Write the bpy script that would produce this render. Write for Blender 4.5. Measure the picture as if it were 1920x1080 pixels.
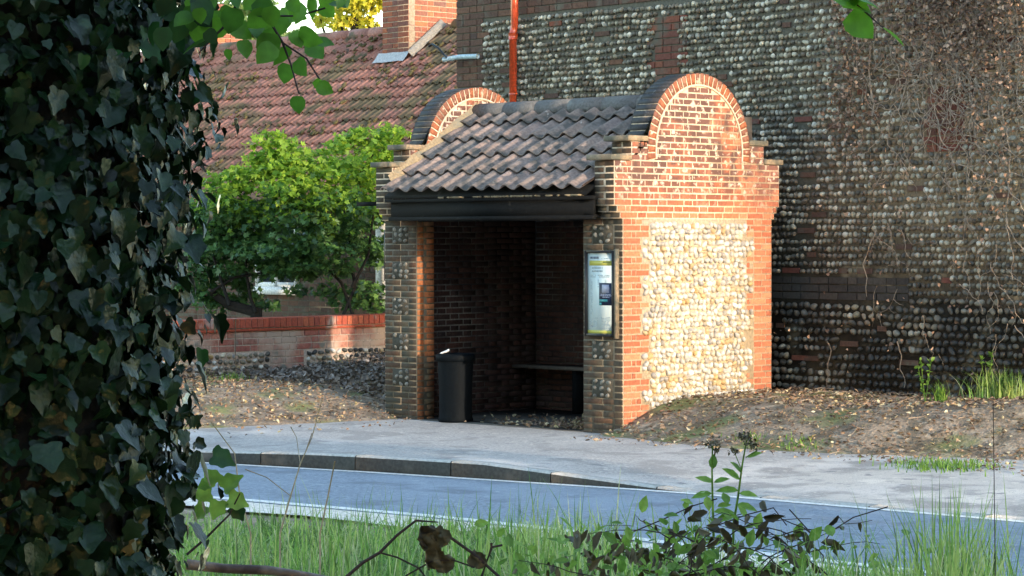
import bpy, math, random
import numpy as np
from mathutils import Matrix, Vector
random.seed(7); rng = np.random.default_rng(7)
for o in list(bpy.data.objects): bpy.data.objects.remove(o)
S = bpy.context.scene; COL = S.collection
R = math.radians

# ------------------------------------------------------------------ camera
FPX = 4584.5; CAM = np.array([14.72, -16.2391, 1.7221]); YAW, PIT, ROL = 2.3524, -0.019667, -0.00177
FW = np.array([math.cos(YAW)*math.cos(PIT), math.sin(YAW)*math.cos(PIT), math.sin(PIT)])
RT = np.array([math.sin(YAW), -math.cos(YAW), 0.0]); UP = np.cross(RT, FW)
RT, UP = RT*math.cos(ROL)+UP*math.sin(ROL), -RT*math.sin(ROL)+UP*math.cos(ROL)
cd = bpy.data.cameras.new('camera'); cam = bpy.data.objects.new('camera', cd); COL.objects.link(cam)
cd.sensor_width = 36; cd.lens = 36*FPX/1920; cd.clip_start = .05; cd.clip_end = 1500
m = Matrix.Identity(4)
for i in range(3): m[i][0] = RT[i]; m[i][1] = UP[i]; m[i][2] = -FW[i]; m[i][3] = CAM[i]
cam.matrix_world = m; S.camera = cam
def at(px, py, d):                      # the place d metres deep seen at a pixel of the photograph
    return CAM + (FW + RT*(px-960)/FPX + UP*(540-py)/FPX)*d
def px_of(P):
    d = np.asarray(P)-CAM; z = d@FW
    return 960+FPX*(d@RT)/z, 540-FPX*(d@UP)/z, z

# ------------------------------------------------------------------ light
SUN_EL, SUN_AZ = R(8.5), R(-2.2)        # azimuth measured from +X
W = bpy.data.worlds.new("World"); S.world = W; W.use_nodes = True
nt = W.node_tree; bg = nt.nodes['Background']
sky = nt.nodes.new('ShaderNodeTexSky'); sky.sky_type = 'NISHITA'; sky.sun_disc = False
sky.sun_elevation = SUN_EL; sky.sun_rotation = R(90)-SUN_AZ; sky.air_density = 1.0; sky.dust_density = .6; sky.ozone_density = 1.0
nt.links.new(sky.outputs[0], bg.inputs[0]); bg.inputs[1].default_value = 0.15
sl = bpy.data.lights.new('sun', 'SUN'); sl.energy = 2.0; sl.angle = R(.5); sl.color = (.51, .42, .33)
sun = bpy.data.objects.new('sun', sl); COL.objects.link(sun)
sdir = Vector((math.cos(SUN_EL)*math.cos(SUN_AZ), math.cos(SUN_EL)*math.sin(SUN_AZ), math.sin(SUN_EL)))
sun.rotation_euler = sdir.to_track_quat('Z', 'Y').to_euler(); sun.location = (30, 0, 20)
S.view_settings.view_transform = 'Standard'; S.view_settings.look = 'None'
S.view_settings.exposure = 2.55; S.view_settings.gamma = 1; S.view_settings.use_curve_mapping = False
S.render.engine = 'CYCLES'

# ------------------------------------------------------------------ object helpers
def tag(o, label=None, cat=None, group=None, kind=None):
    if label: o['label'] = label
    if cat: o['category'] = cat
    if group: o['group'] = group
    if kind: o['kind'] = kind
    return o
def empty(name, loc, rz=0, parent=None, **k):
    o = bpy.data.objects.new(name, None); COL.objects.link(o); o.location = loc; o.rotation_euler = (0, 0, rz)
    o.empty_display_size = .2
    if parent: o.parent = parent
    return tag(o, **k)
def W2L(parent):                        # world -> parent-local, as numpy 4x4
    if parent is None: return np.eye(4)
    M = Matrix.LocRotScale(parent.location, parent.rotation_euler, (1, 1, 1)); p = parent.parent
    if p: M = Matrix.LocRotScale(p.location, p.rotation_euler, (1, 1, 1)) @ M
    return np.array(M.inverted())
class MB:
    def __init__(s): s.v = []; s.f = []; s.n = 0
    def add(s, v, f):
        v = np.asarray(v, float).reshape(-1, 3); s.v.append(v); n = s.n
        s.f.extend([tuple(i+n for i in q) for q in f]); s.n += len(v); return s
    def box(s, lo, hi):
        x0, y0, z0 = lo; x1, y1, z1 = hi
        return s.add([(x0,y0,z0),(x1,y0,z0),(x1,y1,z0),(x0,y1,z0),(x0,y0,z1),(x1,y0,z1),(x1,y1,z1),(x0,y1,z1)],
                     [(0,3,2,1),(4,5,6,7),(0,1,5,4),(1,2,6,5),(2,3,7,6),(3,0,4,7)])
    def prism(s, prof, x0, x1):         # prof: (y,z) polygon, swept along x
        n = len(prof); v = [(x0, y, z) for y, z in prof]+[(x1, y, z) for y, z in prof]
        return s.add(v, [tuple(range(n))[::-1], tuple(range(n, 2*n))]+[(i, (i+1) % n, n+(i+1) % n, n+i) for i in range(n)])
    def tube(s, pts, r, k=6, cap=True):
        pts = [np.asarray(p, float) for p in pts]; rr = r if hasattr(r, '__len__') else [r]*len(pts); vs = []
        for i, p in enumerate(pts):
            t = pts[min(i+1, len(pts)-1)]-pts[max(i-1, 0)]; t /= (np.linalg.norm(t)+1e-9)
            a = np.cross(t, (0, 0, 1) if abs(t[2]) < .9 else (1, 0, 0)); a /= np.linalg.norm(a); b = np.cross(t, a)
            vs += [p+rr[i]*(math.cos(2*math.pi*j/k)*a+math.sin(2*math.pi*j/k)*b) for j in range(k)]
        f = [(i*k+j, i*k+(j+1) % k, (i+1)*k+(j+1) % k, (i+1)*k+j) for i in range(len(pts)-1) for j in range(k)]
        if cap: f += [tuple(range(k)), tuple(range((len(pts)-1)*k, len(pts)*k))[::-1]]
        return s.add(vs, f)
    def lathe(s, prof, c, k=28):
        vs = [(c[0]+r*math.cos(2*math.pi*j/k), c[1]+r*math.sin(2*math.pi*j/k), c[2]+z) for r, z in prof for j in range(k)]
        return s.add(vs, [(i*k+j, i*k+(j+1) % k, (i+1)*k+(j+1) % k, (i+1)*k+j) for i in range(len(prof)-1) for j in range(k)])
    def inst(s, base, Ms):              # many copies of (verts, faces) by 4x4 matrices
        bv, bf = base; bv = np.c_[np.asarray(bv, float), np.ones(len(bv))]
        for M in Ms: s.add((bv @ np.asarray(M).T)[:, :3], bf)
        return s
    def build(s, name, mat, parent=None, smooth=False, world=True, **k):
        me = bpy.data.meshes.new(name)
        v = np.concatenate(s.v) if s.v else np.zeros((0, 3))
        if world and parent is not None: v = (np.c_[v, np.ones(len(v))] @ W2L(parent).T)[:, :3]
        ln = np.array([len(q) for q in s.f], np.int32); idx = np.fromiter((i for q in s.f for i in q), np.int32, ln.sum())
        me.vertices.add(len(v)); me.vertices.foreach_set('co', v.ravel())
        me.loops.add(len(idx)); me.loops.foreach_set('vertex_index', idx)
        me.polygons.add(len(ln)); me.polygons.foreach_set('loop_start', np.r_[0, np.cumsum(ln)[:-1]].astype(np.int32))
        if smooth: me.polygons.foreach_set('use_smooth', np.ones(len(ln), bool))
        me.update(calc_edges=True); me.validate()
        me.materials.append(mat)
        o = bpy.data.objects.new(name, me); COL.objects.link(o)
        if parent: o.parent = parent
        return tag(o, **k)
def shared(name, base, mat, smooth=False):
    me = bpy.data.meshes.new(name); me.from_pydata([tuple(p) for p in base[0]], [], base[1]); me.materials.append(mat)
    if smooth: me.polygons.foreach_set('use_smooth', [True]*len(me.polygons))
    return me
def place(name, me, M, parent):         # M world 4x4
    o = bpy.data.objects.new(name, me); COL.objects.link(o); o.parent = parent
    L = Matrix((W2L(parent) @ np.asarray(M)).tolist()); o.matrix_basis = L
    return o
def TM(loc, rot=(0, 0, 0), sc=(1, 1, 1), pre=None):
    from mathutils import Euler
    M = Matrix.LocRotScale(Vector(loc), Euler(rot), Vector(sc))
    return np.array(pre) @ np.array(M) if pre is not None else np.array(M)
def frame(o, x, y, z, s=1.0):
    M = np.eye(4); M[:3, 0] = np.asarray(x)*s; M[:3, 1] = np.asarray(y)*s; M[:3, 2] = np.asarray(z)*s; M[:3, 3] = o; return M
def unit(v): v = np.asarray(v, float); return v/(np.linalg.norm(v)+1e-9)

# ------------------------------------------------------------------ materials
def mk(name, cols, rough=.85, bump=None, over=(), spec=.3, trans=0, spread=1.0, metal=0, coat=0):
    """cols: colours picked at random per piece; over: (colour, scale, lo, hi[, (axis, a, b)]) patches of noise with wear"""
    mt = bpy.data.materials.new(name); mt.use_nodes = True; t = mt.node_tree; N = t.nodes; L = t.links
    b = N['Principled BSDF']; b.inputs['Roughness'].default_value = rough; b.inputs['Specular IOR Level'].default_value = spec
    b.inputs['Metallic'].default_value = metal; b.inputs['Coat Weight'].default_value = coat
    geo = N.new('ShaderNodeNewGeometry'); oi = N.new('ShaderNodeObjectInfo')
    ad = N.new('ShaderNodeMath'); ad.operation = 'ADD'; L.new(geo.outputs['Random Per Island'], ad.inputs[0]); L.new(oi.outputs['Random'], ad.inputs[1])
    fr = N.new('ShaderNodeMath'); fr.operation = 'FRACT'; L.new(ad.outputs[0], fr.inputs[0])
    rp = N.new('ShaderNodeValToRGB'); e = rp.color_ramp.elements
    if len(cols) == 1: cols = [cols[0], cols[0]]
    while len(e) < len(cols): e.new(.5)
    for i, c in enumerate(cols): e[i].position = i/(len(cols)-1); e[i].color = (*c, 1)
    L.new(fr.outputs[0], rp.inputs[0]); cur = rp.outputs[0]
    def noise(sc, det=4):
        n = N.new('ShaderNodeTexNoise'); n.inputs['Scale'].default_value = sc; n.inputs['Detail'].default_value = det
        L.new(geo.outputs['Position'], n.inputs['Vector']); return n.outputs[0]
    # small scale tone variation
    fm = N.new('ShaderNodeMapRange'); L.new(noise(38, 3), fm.inputs[0]); fm.inputs[1].default_value = .3; fm.inputs[2].default_value = .7
    fm.inputs[3].default_value = 1-.25*spread; fm.inputs[4].default_value = 1+.25*spread
    mu = N.new('ShaderNodeMix'); mu.data_type = 'RGBA'; mu.blend_type = 'MULTIPLY'; mu.inputs[0].default_value = 1
    L.new(cur, mu.inputs[6]); L.new(fm.outputs[0], mu.inputs[7]); cur = mu.outputs[2]
    for ov in over:
        c, sc, lo, hi = ov[:4]
        mr = N.new('ShaderNodeMapRange'); L.new(noise(sc, 6), mr.inputs[0]); mr.inputs[1].default_value = lo; mr.inputs[2].default_value = hi
        fac = mr.outputs[0]
        for ax, a, bb in ov[4:]:
            sp = N.new('ShaderNodeSeparateXYZ'); L.new(geo.outputs['Position'], sp.inputs[0])
            m2 = N.new('ShaderNodeMapRange'); L.new(sp.outputs['XYZ'.index(ax)], m2.inputs[0]); m2.inputs[1].default_value = a; m2.inputs[2].default_value = bb
            ml = N.new('ShaderNodeMath'); ml.operation = 'MULTIPLY'; L.new(fac, ml.inputs[0]); L.new(m2.outputs[0], ml.inputs[1]); fac = ml.outputs[0]
        mx = N.new('ShaderNodeMix'); mx.data_type = 'RGBA'; L.new(fac, mx.inputs[0]); L.new(cur, mx.inputs[6]); mx.inputs[7].default_value = (*c, 1); cur = mx.outputs[2]
    L.new(cur, b.inputs['Base Color'])
    if bump:
        bp = N.new('ShaderNodeBump'); bp.inputs['Strength'].default_value = bump[1]; bp.inputs['Distance'].default_value = .01
        L.new(noise(bump[0], 5), bp.inputs['Height']); L.new(bp.outputs[0], b.inputs['Normal'])
    if trans:
        tr = N.new('ShaderNodeBsdfTranslucent'); L.new(cur, tr.inputs[0]); ms = N.new('ShaderNodeMixShader'); ms.inputs[0].default_value = trans
        L.new(b.outputs[0], ms.inputs[1]); L.new(tr.outputs[0], ms.inputs[2]); L.new(ms.outputs[0], N['Material Output'].inputs[0])
    return mt
M = {}
M['brick_side'] = mk('brick_side', [(.27,.09,.05),(.40,.125,.065),(.46,.155,.08),(.31,.10,.055),(.50,.20,.11),(.36,.12,.065)], .9, (120,.5),
    [((.17,.085,.07),1.6,.40,.55,('Z',2.0,2.45)), ((.12,.065,.055),5,.44,.57,('Z',1.95,2.3)), ((.58,.49,.41),15,.56,.66,('Z',1.95,2.25)), ((.40,.28,.17),3,.62,.75)])
M['mortar_side'] = mk('mortar_side', [(.60,.48,.35)], .95, (90,.6), [((.25,.2,.15),2.5,.5,.65,('Z',2.0,2.7)), ((.68,.6,.48),6,.58,.7)])
M['brick_front_shaded'] = mk('brick_front_shaded', [(.07,.046,.03),(.09,.06,.038),(.06,.043,.03),(.105,.056,.034),(.078,.06,.04)], .9, (120,.5),  # same brick as the side; grime and the front's shade put into the colour
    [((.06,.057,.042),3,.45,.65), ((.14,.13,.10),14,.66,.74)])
M['mortar_front_shaded'] = mk('mortar_front_shaded', [(.15,.137,.105)], .95, (90,.6), [((.17,.15,.11),3,.45,.62)])  # joints darkened along with the front brick, shade included in the tone
M['brick_reveal'] = mk('brick_reveal', [(.36,.13,.05),(.30,.10,.04),(.42,.17,.07),(.22,.1,.05)], .9, (120,.5), [((.16,.12,.07),4,.5,.65)])
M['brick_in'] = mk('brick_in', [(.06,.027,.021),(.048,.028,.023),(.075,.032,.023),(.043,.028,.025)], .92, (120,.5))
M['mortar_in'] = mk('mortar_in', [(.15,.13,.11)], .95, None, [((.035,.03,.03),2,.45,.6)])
M['brick_ring'] = mk('brick_ring', [(.26,.10,.06),(.34,.12,.06),(.20,.09,.065),(.30,.14,.09)], .88, (120,.5), [((.60,.5,.4),14,.6,.7)])
M['coping'] = mk('coping_tile', [(.30,.23,.15),(.25,.19,.13)], .9, (60,.4), [((.10,.10,.08),5,.45,.6)])
M['ring_shaded'] = mk('ring_brick_shaded', [(.035,.035,.038),(.05,.048,.048),(.028,.028,.03)], .7, (90,.4), [((.22,.22,.22),11,.64,.74)])  # ring faces off the gable plane: weathering plus painted shade
M['flint_pale'] = mk('flint_pale', [(.56,.54,.48),(.40,.385,.35),(.64,.62,.57),(.25,.24,.23),(.52,.45,.33),(.40,.27,.12),(.62,.60,.54),(.32,.305,.28),(.55,.53,.47),(.46,.43,.37)], .6, (70,.3), [((.30,.26,.2),11,.62,.75)], spread=.8)
M['mortar_pale'] = mk('mortar_pale', [(.44,.36,.25)], .95, (70,.7))
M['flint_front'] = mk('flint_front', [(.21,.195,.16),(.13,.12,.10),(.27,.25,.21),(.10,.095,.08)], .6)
M['flint_dark'] = mk('flint_wall_stone', [(.38,.34,.24),(.17,.155,.115),(.09,.08,.065),(.28,.22,.15),(.64,.58,.44),(.12,.108,.085),(.72,.68,.56),(.21,.16,.11),(.115,.10,.082),(.50,.45,.33)], .45, (60,.3),
    [((.045,.045,.042),1.3,.34,.56,('Z',2.2,.8)), ((.13,.13,.10),3,.6,.75)], spread=.9)
M['mortar_dark'] = mk('mortar_wall', [(.105,.097,.073)], .95, (50,1), [((.025,.024,.021),1.5,.34,.5,('Z',2.1,1.1)), ((.18,.17,.135),3,.58,.7)])
M['brick_old'] = mk('brick_old', [(.20,.065,.045),(.15,.06,.045),(.24,.085,.05),(.12,.065,.05)], .9, (100,.5), [((.12,.11,.085),5,.5,.65)])
M['brick_brown'] = mk('brick_brown', [(.13,.07,.05),(.10,.06,.045),(.16,.085,.055),(.085,.055,.045)], .9, (100,.5), [((.14,.13,.1),6,.56,.7)])
M['brick_black'] = mk('brick_black', [(.06,.056,.05),(.045,.042,.04),(.075,.068,.06)], .9, (100,.6))
M['brick_chim'] = mk('brick_chimney', [(.30,.095,.055),(.21,.085,.062),(.38,.13,.065),(.25,.095,.06),(.16,.08,.07)], .9, (100,.5))
M['mortar_chim'] = mk('mortar_chimney', [(.36,.29,.22)], .95)
M['brick_red'] = mk('brick_red', [(.42,.09,.05),(.34,.075,.045),(.46,.12,.06),(.28,.07,.05)], .85, (100,.4), [((.42,.33,.28),4,.58,.7)])
M['brick_garden'] = mk('brick_garden', [(.36,.13,.09),(.30,.10,.08),(.42,.20,.14),(.26,.11,.09)], .9, (100,.5), [((.46,.34,.27),2.2,.46,.6), ((.2,.19,.16),5,.6,.7)])
M['mortar_red'] = mk('mortar_garden', [(.46,.36,.29)], .95, (60,.6))
M['tile_bus'] = mk('pantile', [(.25,.19,.16),(.30,.215,.18),(.21,.175,.155),(.33,.24,.20),(.26,.20,.18),(.20,.175,.16)], .85, (60,.6),
    [((.10,.095,.09),7,.5,.62), ((.55,.5,.45),16,.70,.76), ((.09,.085,.08),2,.40,.65,('Z',2.72,3.05)), ((.26,.2,.17),12,.6,.75)])
M['tile_ridge'] = mk('ridge_tile', [(.13,.125,.12)], .9, (50,.7), [((.2,.2,.19),9,.6,.72)])
M['tile_house'] = mk('house_tile', [(.36,.155,.115),(.30,.135,.10),(.42,.19,.14),(.34,.165,.13),(.26,.12,.095)], .85, (60,.4),
    [((.17,.125,.07),1.6,.50,.62), ((.11,.085,.05),5,.55,.65), ((.10,.07,.06),9,.6,.7)])
M['moss'] = mk('moss', [(.09,.075,.03),(.12,.095,.04),(.06,.055,.025)], 1, (80,1))
M['timber'] = mk('black_timber', [(.006,.007,.008)], .8, (40,.3), [((.03,.03,.03),9,.66,.75)], spec=.12)
M['fillet'] = mk('mortar_fillet', [(.28,.22,.14)], .95, (40,1), [((.22,.2,.15),7,.5,.65)])
M['bench'] = mk('bench_board', [(.14,.12,.10)], .7, (30,.3))
M['bin'] = mk('bin_plastic', [(.004,.006,.008)], .65, (20,.15), spec=.07)
M['white'] = mk('white_paint', [(.78,.78,.76)], .5)
M['wrapper'] = mk('wrapper', [(.75,.78,.8)], .4)
M['frame_black'] = mk('frame_black', [(.012,.013,.015)], .4)
M['poster'] = mk('poster_paper', [(.55,.64,.64)], .35, spread=.1)
M['p_yellow'] = mk('poster_yellow', [(.52,.48,.10)], .4, spread=.1)
M['p_olive'] = mk('poster_olive', [(.30,.28,.06)], .4, spread=.1)
M['p_text'] = mk('poster_text', [(.10,.12,.17)], .4, spread=.1)
M['p_grey'] = mk('poster_grey', [(.36,.43,.44)], .4, spread=.1)
M['p_navy'] = mk('poster_navy', [(.012,.022,.055)], .35, spread=.1)
M['p_teal'] = mk('poster_teal', [(.06,.30,.30)], .35, spread=.1)
M['p_lilac'] = mk('poster_lilac', [(.40,.40,.50)], .4, spread=.1)
M['pipe'] = mk('red_pipe_paint', [(.55,.075,.025)], .3, spec=.6, coat=.4)
M['lead'] = mk('lead', [(.33,.36,.38)], .6, (20,.4))
M['cement'] = mk('cement', [(.22,.21,.19)], .95, (40,.8))
M['pvc'] = mk('pale_gutter', [(.38,.50,.56)], .4)
M['asphalt'] = mk('asphalt', [(.23,.28,.34)], .82, (300,.5), [((.27,.33,.40),.7,.45,.65), ((.17,.205,.25),2.2,.56,.68), ((.36,.42,.48),9,.62,.72), ((.12,.145,.18),110,.58,.66), ((.2,.2,.2),60,.66,.72)], spread=1.2)
M['pave'] = mk('pavement_asphalt', [(.40,.38,.36)], .92, (200,.6), [((.50,.47,.43),1.1,.30,.45,('X',2.5,2.9)), ((.62,.58,.52),1.9,.55,.62,('X',2.3,3.0)), ((.36,.345,.33),4.5,.58,.66,('X',2.3,3.0)), ((.56,.53,.50),.9,.50,.66), ((.31,.295,.28),1.7,.52,.60), ((.24,.235,.24),6,.62,.72), ((.60,.56,.50),14,.62,.70), ((.2,.2,.2),90,.60,.66), ((.7,.66,.6),70,.64,.70)], spread=1.2)
M['paint'] = mk('road_paint', [(.75,.75,.72)], .7, (150,.5), [((.3,.3,.3),25,.62,.7)])
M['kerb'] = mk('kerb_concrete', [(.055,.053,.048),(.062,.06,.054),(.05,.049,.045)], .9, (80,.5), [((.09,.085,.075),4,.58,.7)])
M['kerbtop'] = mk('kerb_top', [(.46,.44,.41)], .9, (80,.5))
M['soil'] = mk('soil', [(.27,.21,.155)], 1, (35,1.6), [((.15,.12,.085),4,.45,.6), ((.38,.31,.23),9,.55,.68), ((.19,.20,.085),1.6,.52,.64)], spread=1.6)
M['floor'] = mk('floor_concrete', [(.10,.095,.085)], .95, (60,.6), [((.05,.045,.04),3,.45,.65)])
M['recess_shade'] = mk('recess_shade_bed', [(.06,.055,.042)], .95, (60,.6))  # bed lies flush; its dark tone paints the shade of a recess
M['gravel'] = mk('pale_verge_edge', [(.72,.66,.58)], .95, (60,1), [((.4,.36,.27),8,.55,.7)])
M['litter'] = mk('dry_leaves', [(.27,.18,.12),(.18,.11,.08),(.36,.25,.16),(.12,.08,.065),(.46,.38,.20),(.27,.17,.13),(.66,.58,.38),(.16,.11,.085),(.20,.15,.10),(.09,.07,.06)], .8, trans=.1)
M['litter_dark'] = mk('dark_debris', [(.13,.11,.095),(.18,.145,.12),(.08,.07,.06),(.30,.27,.24),(.15,.12,.10)], .8)
M['grass'] = mk('grass', [(.15,.32,.06),(.26,.46,.09),(.07,.17,.035),(.40,.54,.16),(.20,.40,.08),(.08,.20,.04),(.60,.60,.38),(.30,.50,.12)], .55, trans=.4, over=[((.44,.54,.16),2.2,.52,.66), ((.06,.13,.03),4.1,.54,.66)])
M['grass_dry'] = mk('dry_stalks', [(.36,.30,.2),(.26,.2,.13),(.4,.36,.26)], .7)
M['weed'] = mk('weed_leaf', [(.10,.20,.04),(.16,.30,.05),(.22,.36,.07)], .5, trans=.4)
M['ivy'] = mk('ivy_leaf', [(.008,.027,.009),(.014,.042,.013),(.005,.016,.006),(.026,.062,.022),(.010,.032,.011),(.003,.010,.005)], .30, (60,.25), [((.04,.08,.04),18,.64,.74)], spec=.26, trans=.05)
M['ivy_new'] = mk('ivy_leaf_young', [(.02,.075,.018),(.035,.11,.025),(.012,.045,.014)], .4, trans=.25)
M['ivy_yellow'] = mk('ivy_leaf_dead', [(.34,.19,.06),(.26,.13,.05)], .6)
M['bark'] = mk('bark', [(.022,.019,.016)], .95, (25,1.5))
M['bark_pale'] = mk('bark_pale', [(.20,.17,.15)], .85, (40,.6), [((.08,.06,.055),8,.5,.62)])
M['twig'] = mk('dark_twig', [(.045,.032,.03)], .8)
M['bright'] = mk('shrub_leaf_lit', [(.24,.40,.045),(.32,.48,.05),(.16,.32,.035),(.40,.54,.06),(.10,.24,.03),(.26,.42,.055)], .5, trans=.5)  # upper crown: sunlight painted into a brighter leaf colour
M['shrub_shaded'] = mk('shrub_leaf_shaded', [(.06,.15,.05),(.10,.21,.05),(.03,.09,.035),(.15,.28,.07)], .45, trans=.35, spec=.5)  # same leaves lower down, shade painted into the colour
M['yellow_leaf'] = mk('yellow_leaf', [(.55,.50,.03),(.45,.46,.04),(.62,.55,.06),(.28,.32,.05)], .5, trans=.45)
M['far_leaf'] = mk('far_leaf', [(.10,.18,.05),(.15,.24,.08),(.20,.28,.10),(.07,.13,.04)], .5, trans=.4)
M['lime_leaf'] = mk('lime_leaf', [(.09,.24,.02),(.13,.32,.025),(.05,.16,.02),(.16,.38,.03)], .38, trans=.55, spec=.5)
M['dead_leaf'] = mk('curled_dead_leaf', [(.075,.066,.036),(.11,.095,.052),(.04,.034,.022),(.16,.14,.08)], .7)
M['ivy_stem'] = mk('dry_ivy_stem', [(.32,.25,.19),(.42,.33,.25),(.26,.2,.15)], .85)
M['ivy_dry'] = mk('dry_ivy_leaf', [(.14,.09,.065),(.20,.13,.09),(.09,.06,.05),(.30,.19,.13),(.50,.34,.24),(.11,.08,.065)], .75)
M['tree_leaf'] = mk('roadside_leaf', [(.03,.06,.02),(.04,.075,.025)], .6)
M['lichen'] = mk('limewash', [(.58,.48,.37)], .95)
M['render'] = mk('house_brick', [(.20,.15,.12)], .9, (40,.4))
M['glass'] = mk('window_glass', [(.03,.04,.05)], .08, spec=.8)

# ------------------------------------------------------------------ shapes shared by many pieces
def cushion(w=1, d=1, h=1, e=.035, jit=0.0):   # box, front face at -y slightly inset: worn arrises
    x, z = w/2, h/2; ex = ez = e
    v = []
    for (yy, ins) in ((d/2, 0), (-d/2+.03*d, 0), (-d/2, 1)):
        for sx, sz in ((-1, -1), (1, -1), (1, 1), (-1, 1)):
            v.append((sx*(x-ins*ex*.35)+random.uniform(-jit, jit)*ins, yy, sz*(z-ins*ez*1.1)+random.uniform(-jit, jit)*ins))
    return v, [(0,1,5,4),(1,2,6,5),(2,3,7,6),(3,0,4,7),(4,5,9,8),(5,6,10,9),(6,7,11,10),(7,4,8,11),(8,9,10,11),(3,2,1,0)]
BR = [cushion(jit=.02) for _ in range(4)]
def ico(level):
    import bmesh
    bm = bmesh.new(); bmesh.ops.create_icosphere(bm, subdivisions=level, radius=1)
    v = np.array([p.co[:] for p in bm.verts]); f = [tuple(q.index for q in t.verts) for t in bm.faces]; bm.free(); return v, f
def stone(level, seed, sharp=.22):
    v, f = ico(level); r = np.random.default_rng(seed); v = v.copy()
    for _ in range(5):
        d = unit(r.normal(size=3)); k = r.uniform(.55, .85); s = v@d; v = v-np.outer(np.clip(s-k, 0, 1)*.8, d)
    ph = r.uniform(0, 6, 3); v *= (1+sharp*.5*np.sin(v[:, [1, 2, 0]]*2.6+ph)).mean(axis=1, keepdims=True)
    return v, f
ST = [stone(2, s) for s in range(6)]; ST1 = [stone(2, s+20, .35) for s in range(6)]

class Pieces:                            # alike pieces: the largest in view as parts, the rest joined as stuff
    def __init__(s, parent, name, bases, mat, smooth=False, cap=300):
        s.parent, s.name, s.bases, s.mat, s.smooth, s.cap, s.L = parent, name, bases, mat, smooth, cap, []
    def add(s, Mx, pri=1.0, b=None, mat=None): s.L.append((pri, Mx, random.randrange(len(s.bases)) if b is None else b, mat or s.mat))
    def done(s):
        s.L.sort(key=lambda t: -t[0]); cache = {}
        for pri, Mx, b, mt in s.L[:s.cap]:
            if (b, mt) not in cache: cache[(b, mt)] = shared(s.name, s.bases[b], M[mt], s.smooth)
            place(s.name, cache[(b, mt)], Mx, s.parent)
        rest = {}
        for pri, Mx, b, mt in s.L[s.cap:]: rest.setdefault(mt, []).append((Mx, b))
        for mt, ls in rest.items():
            mb = MB()
            for Mx, b in ls: mb.inst(s.bases[b], [Mx])
            mb.build(s.name+'_mass', M[mt], s.parent, smooth=s.smooth, kind='stuff')
def seen(P, margin=0):
    x, y, z = px_of(P); return -margin < x < 1920+margin and -margin < y < 1080+margin

def brick_M(org, rz, u0, u1, z0, z1, depth, proud=0.0, pre=None):
    """brick face from u0..u1, z0..z1 on the wall plane through org whose outward normal is -y turned by rz"""
    g = .0062; c, s = math.cos(rz), math.sin(rz)
    u = (u0+u1)/2; n = depth/2-proud-.001+random.uniform(-.001, .001)
    p = (org[0]+u*c-n*s, org[1]+u*s+n*c, org[2]+(z0+z1)/2)
    return TM(p, (random.uniform(-.006, .006), random.uniform(-.01, .01), rz), (u1-u0-2*g, depth, z1-z0-2*g+random.uniform(-.002, .002)), pre)

# ================================================================== GROUND, ROAD, PAVEMENT
EX = [-60,-12,-6,-1.277,.27,3.04,4.54,5.9,10,40]; EY = [-18,-6.3,-4.75,-3.634,-3.25,-2.72,-2.63,-2.57,-2.5,-2.4]
def edge_y(x): return np.interp(x, EX, EY)             # kerb line of the road
def near_y(x): return edge_y(x)-np.interp(x, [-1.3, 1, 6], [2.25, 2.15, 2.45])
def kerb_z(x): return np.interp(x, [-6,-1.4,-.3,1.3,3.05,4], [-.05,-.03,0,0,-.112,-.112])
def sm(a, b, t): t = np.clip((t-a)/(b-a), 0, 1); return t*t*(3-2*t)
def pave_z(x, y):
    return kerb_z(x)+(-.03-kerb_z(x))*sm(0, 2.4, y-edge_y(x))+.012*0
def bank_r(x, y):                                      # bank to the right of the shelter
    yb = np.interp(x, [-.5, 0, 1.5, 2.5, 3.7, 6], [-.18, -.32, -.55, -.35, .15, .6])
    return (.31+.05*sm(1.5, 3.5, x))*sm(0, 1.25, y-yb+.05)*sm(-.55, .02, x)
def bank_l(x, y):
    xb = -3.05+(y+2.1)*.22
    t = xb-x
    return (.26*sm(0, 1.9, t)+.14*sm(1.6, 3.2, y)*sm(-3.3, -4.3, x))
def ground_z(x, y):
    x = np.asarray(x, float); y = np.asarray(y, float)
    ins = (x > -3.1) & (x < -.06) & (y > .05) & (y < 2.1)
    far = pave_z(x, y)+(~ins)*(np.where(x > -1.5, bank_r(x, y), 0)+np.where(x < -2.2, bank_l(x, y), 0))
    vg = -.13+.016*np.clip(near_y(x)-.45-y, 0, 30)
    k = sm(edge_y(x)-.2, edge_y(x)+.02, y)
    return np.where(y > near_y(x)-.2, np.where(y > edge_y(x), far, -.2), np.where(y > near_y(x)-.45, -.135, vg))
def grid(xs, ys, fz, name, mat, **k):
    X, Y = np.meshgrid(xs, ys, indexing='ij'); Z = fz(X, Y)
    nx, ny = len(xs), len(ys); mb = MB()
    f = [(i*ny+j, (i+1)*ny+j, (i+1)*ny+j+1, i*ny+j+1) for i in range(nx-1) for j in range(ny-1)]
    mb.add(np.stack([X, Y, Z], -1).reshape(-1, 3), f); return mb.build(name, mat, smooth=True, **k)
xs = np.unique(np.r_[np.linspace(-300, -14, 14), np.arange(-14, 12, .11), np.linspace(12, 300, 16)])
ys = np.unique(np.r_[np.linspace(-300, -22, 12), np.arange(-22, -6, .4), np.arange(-6, 5.5, .11), np.linspace(5.5, 300, 14)])
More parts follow.
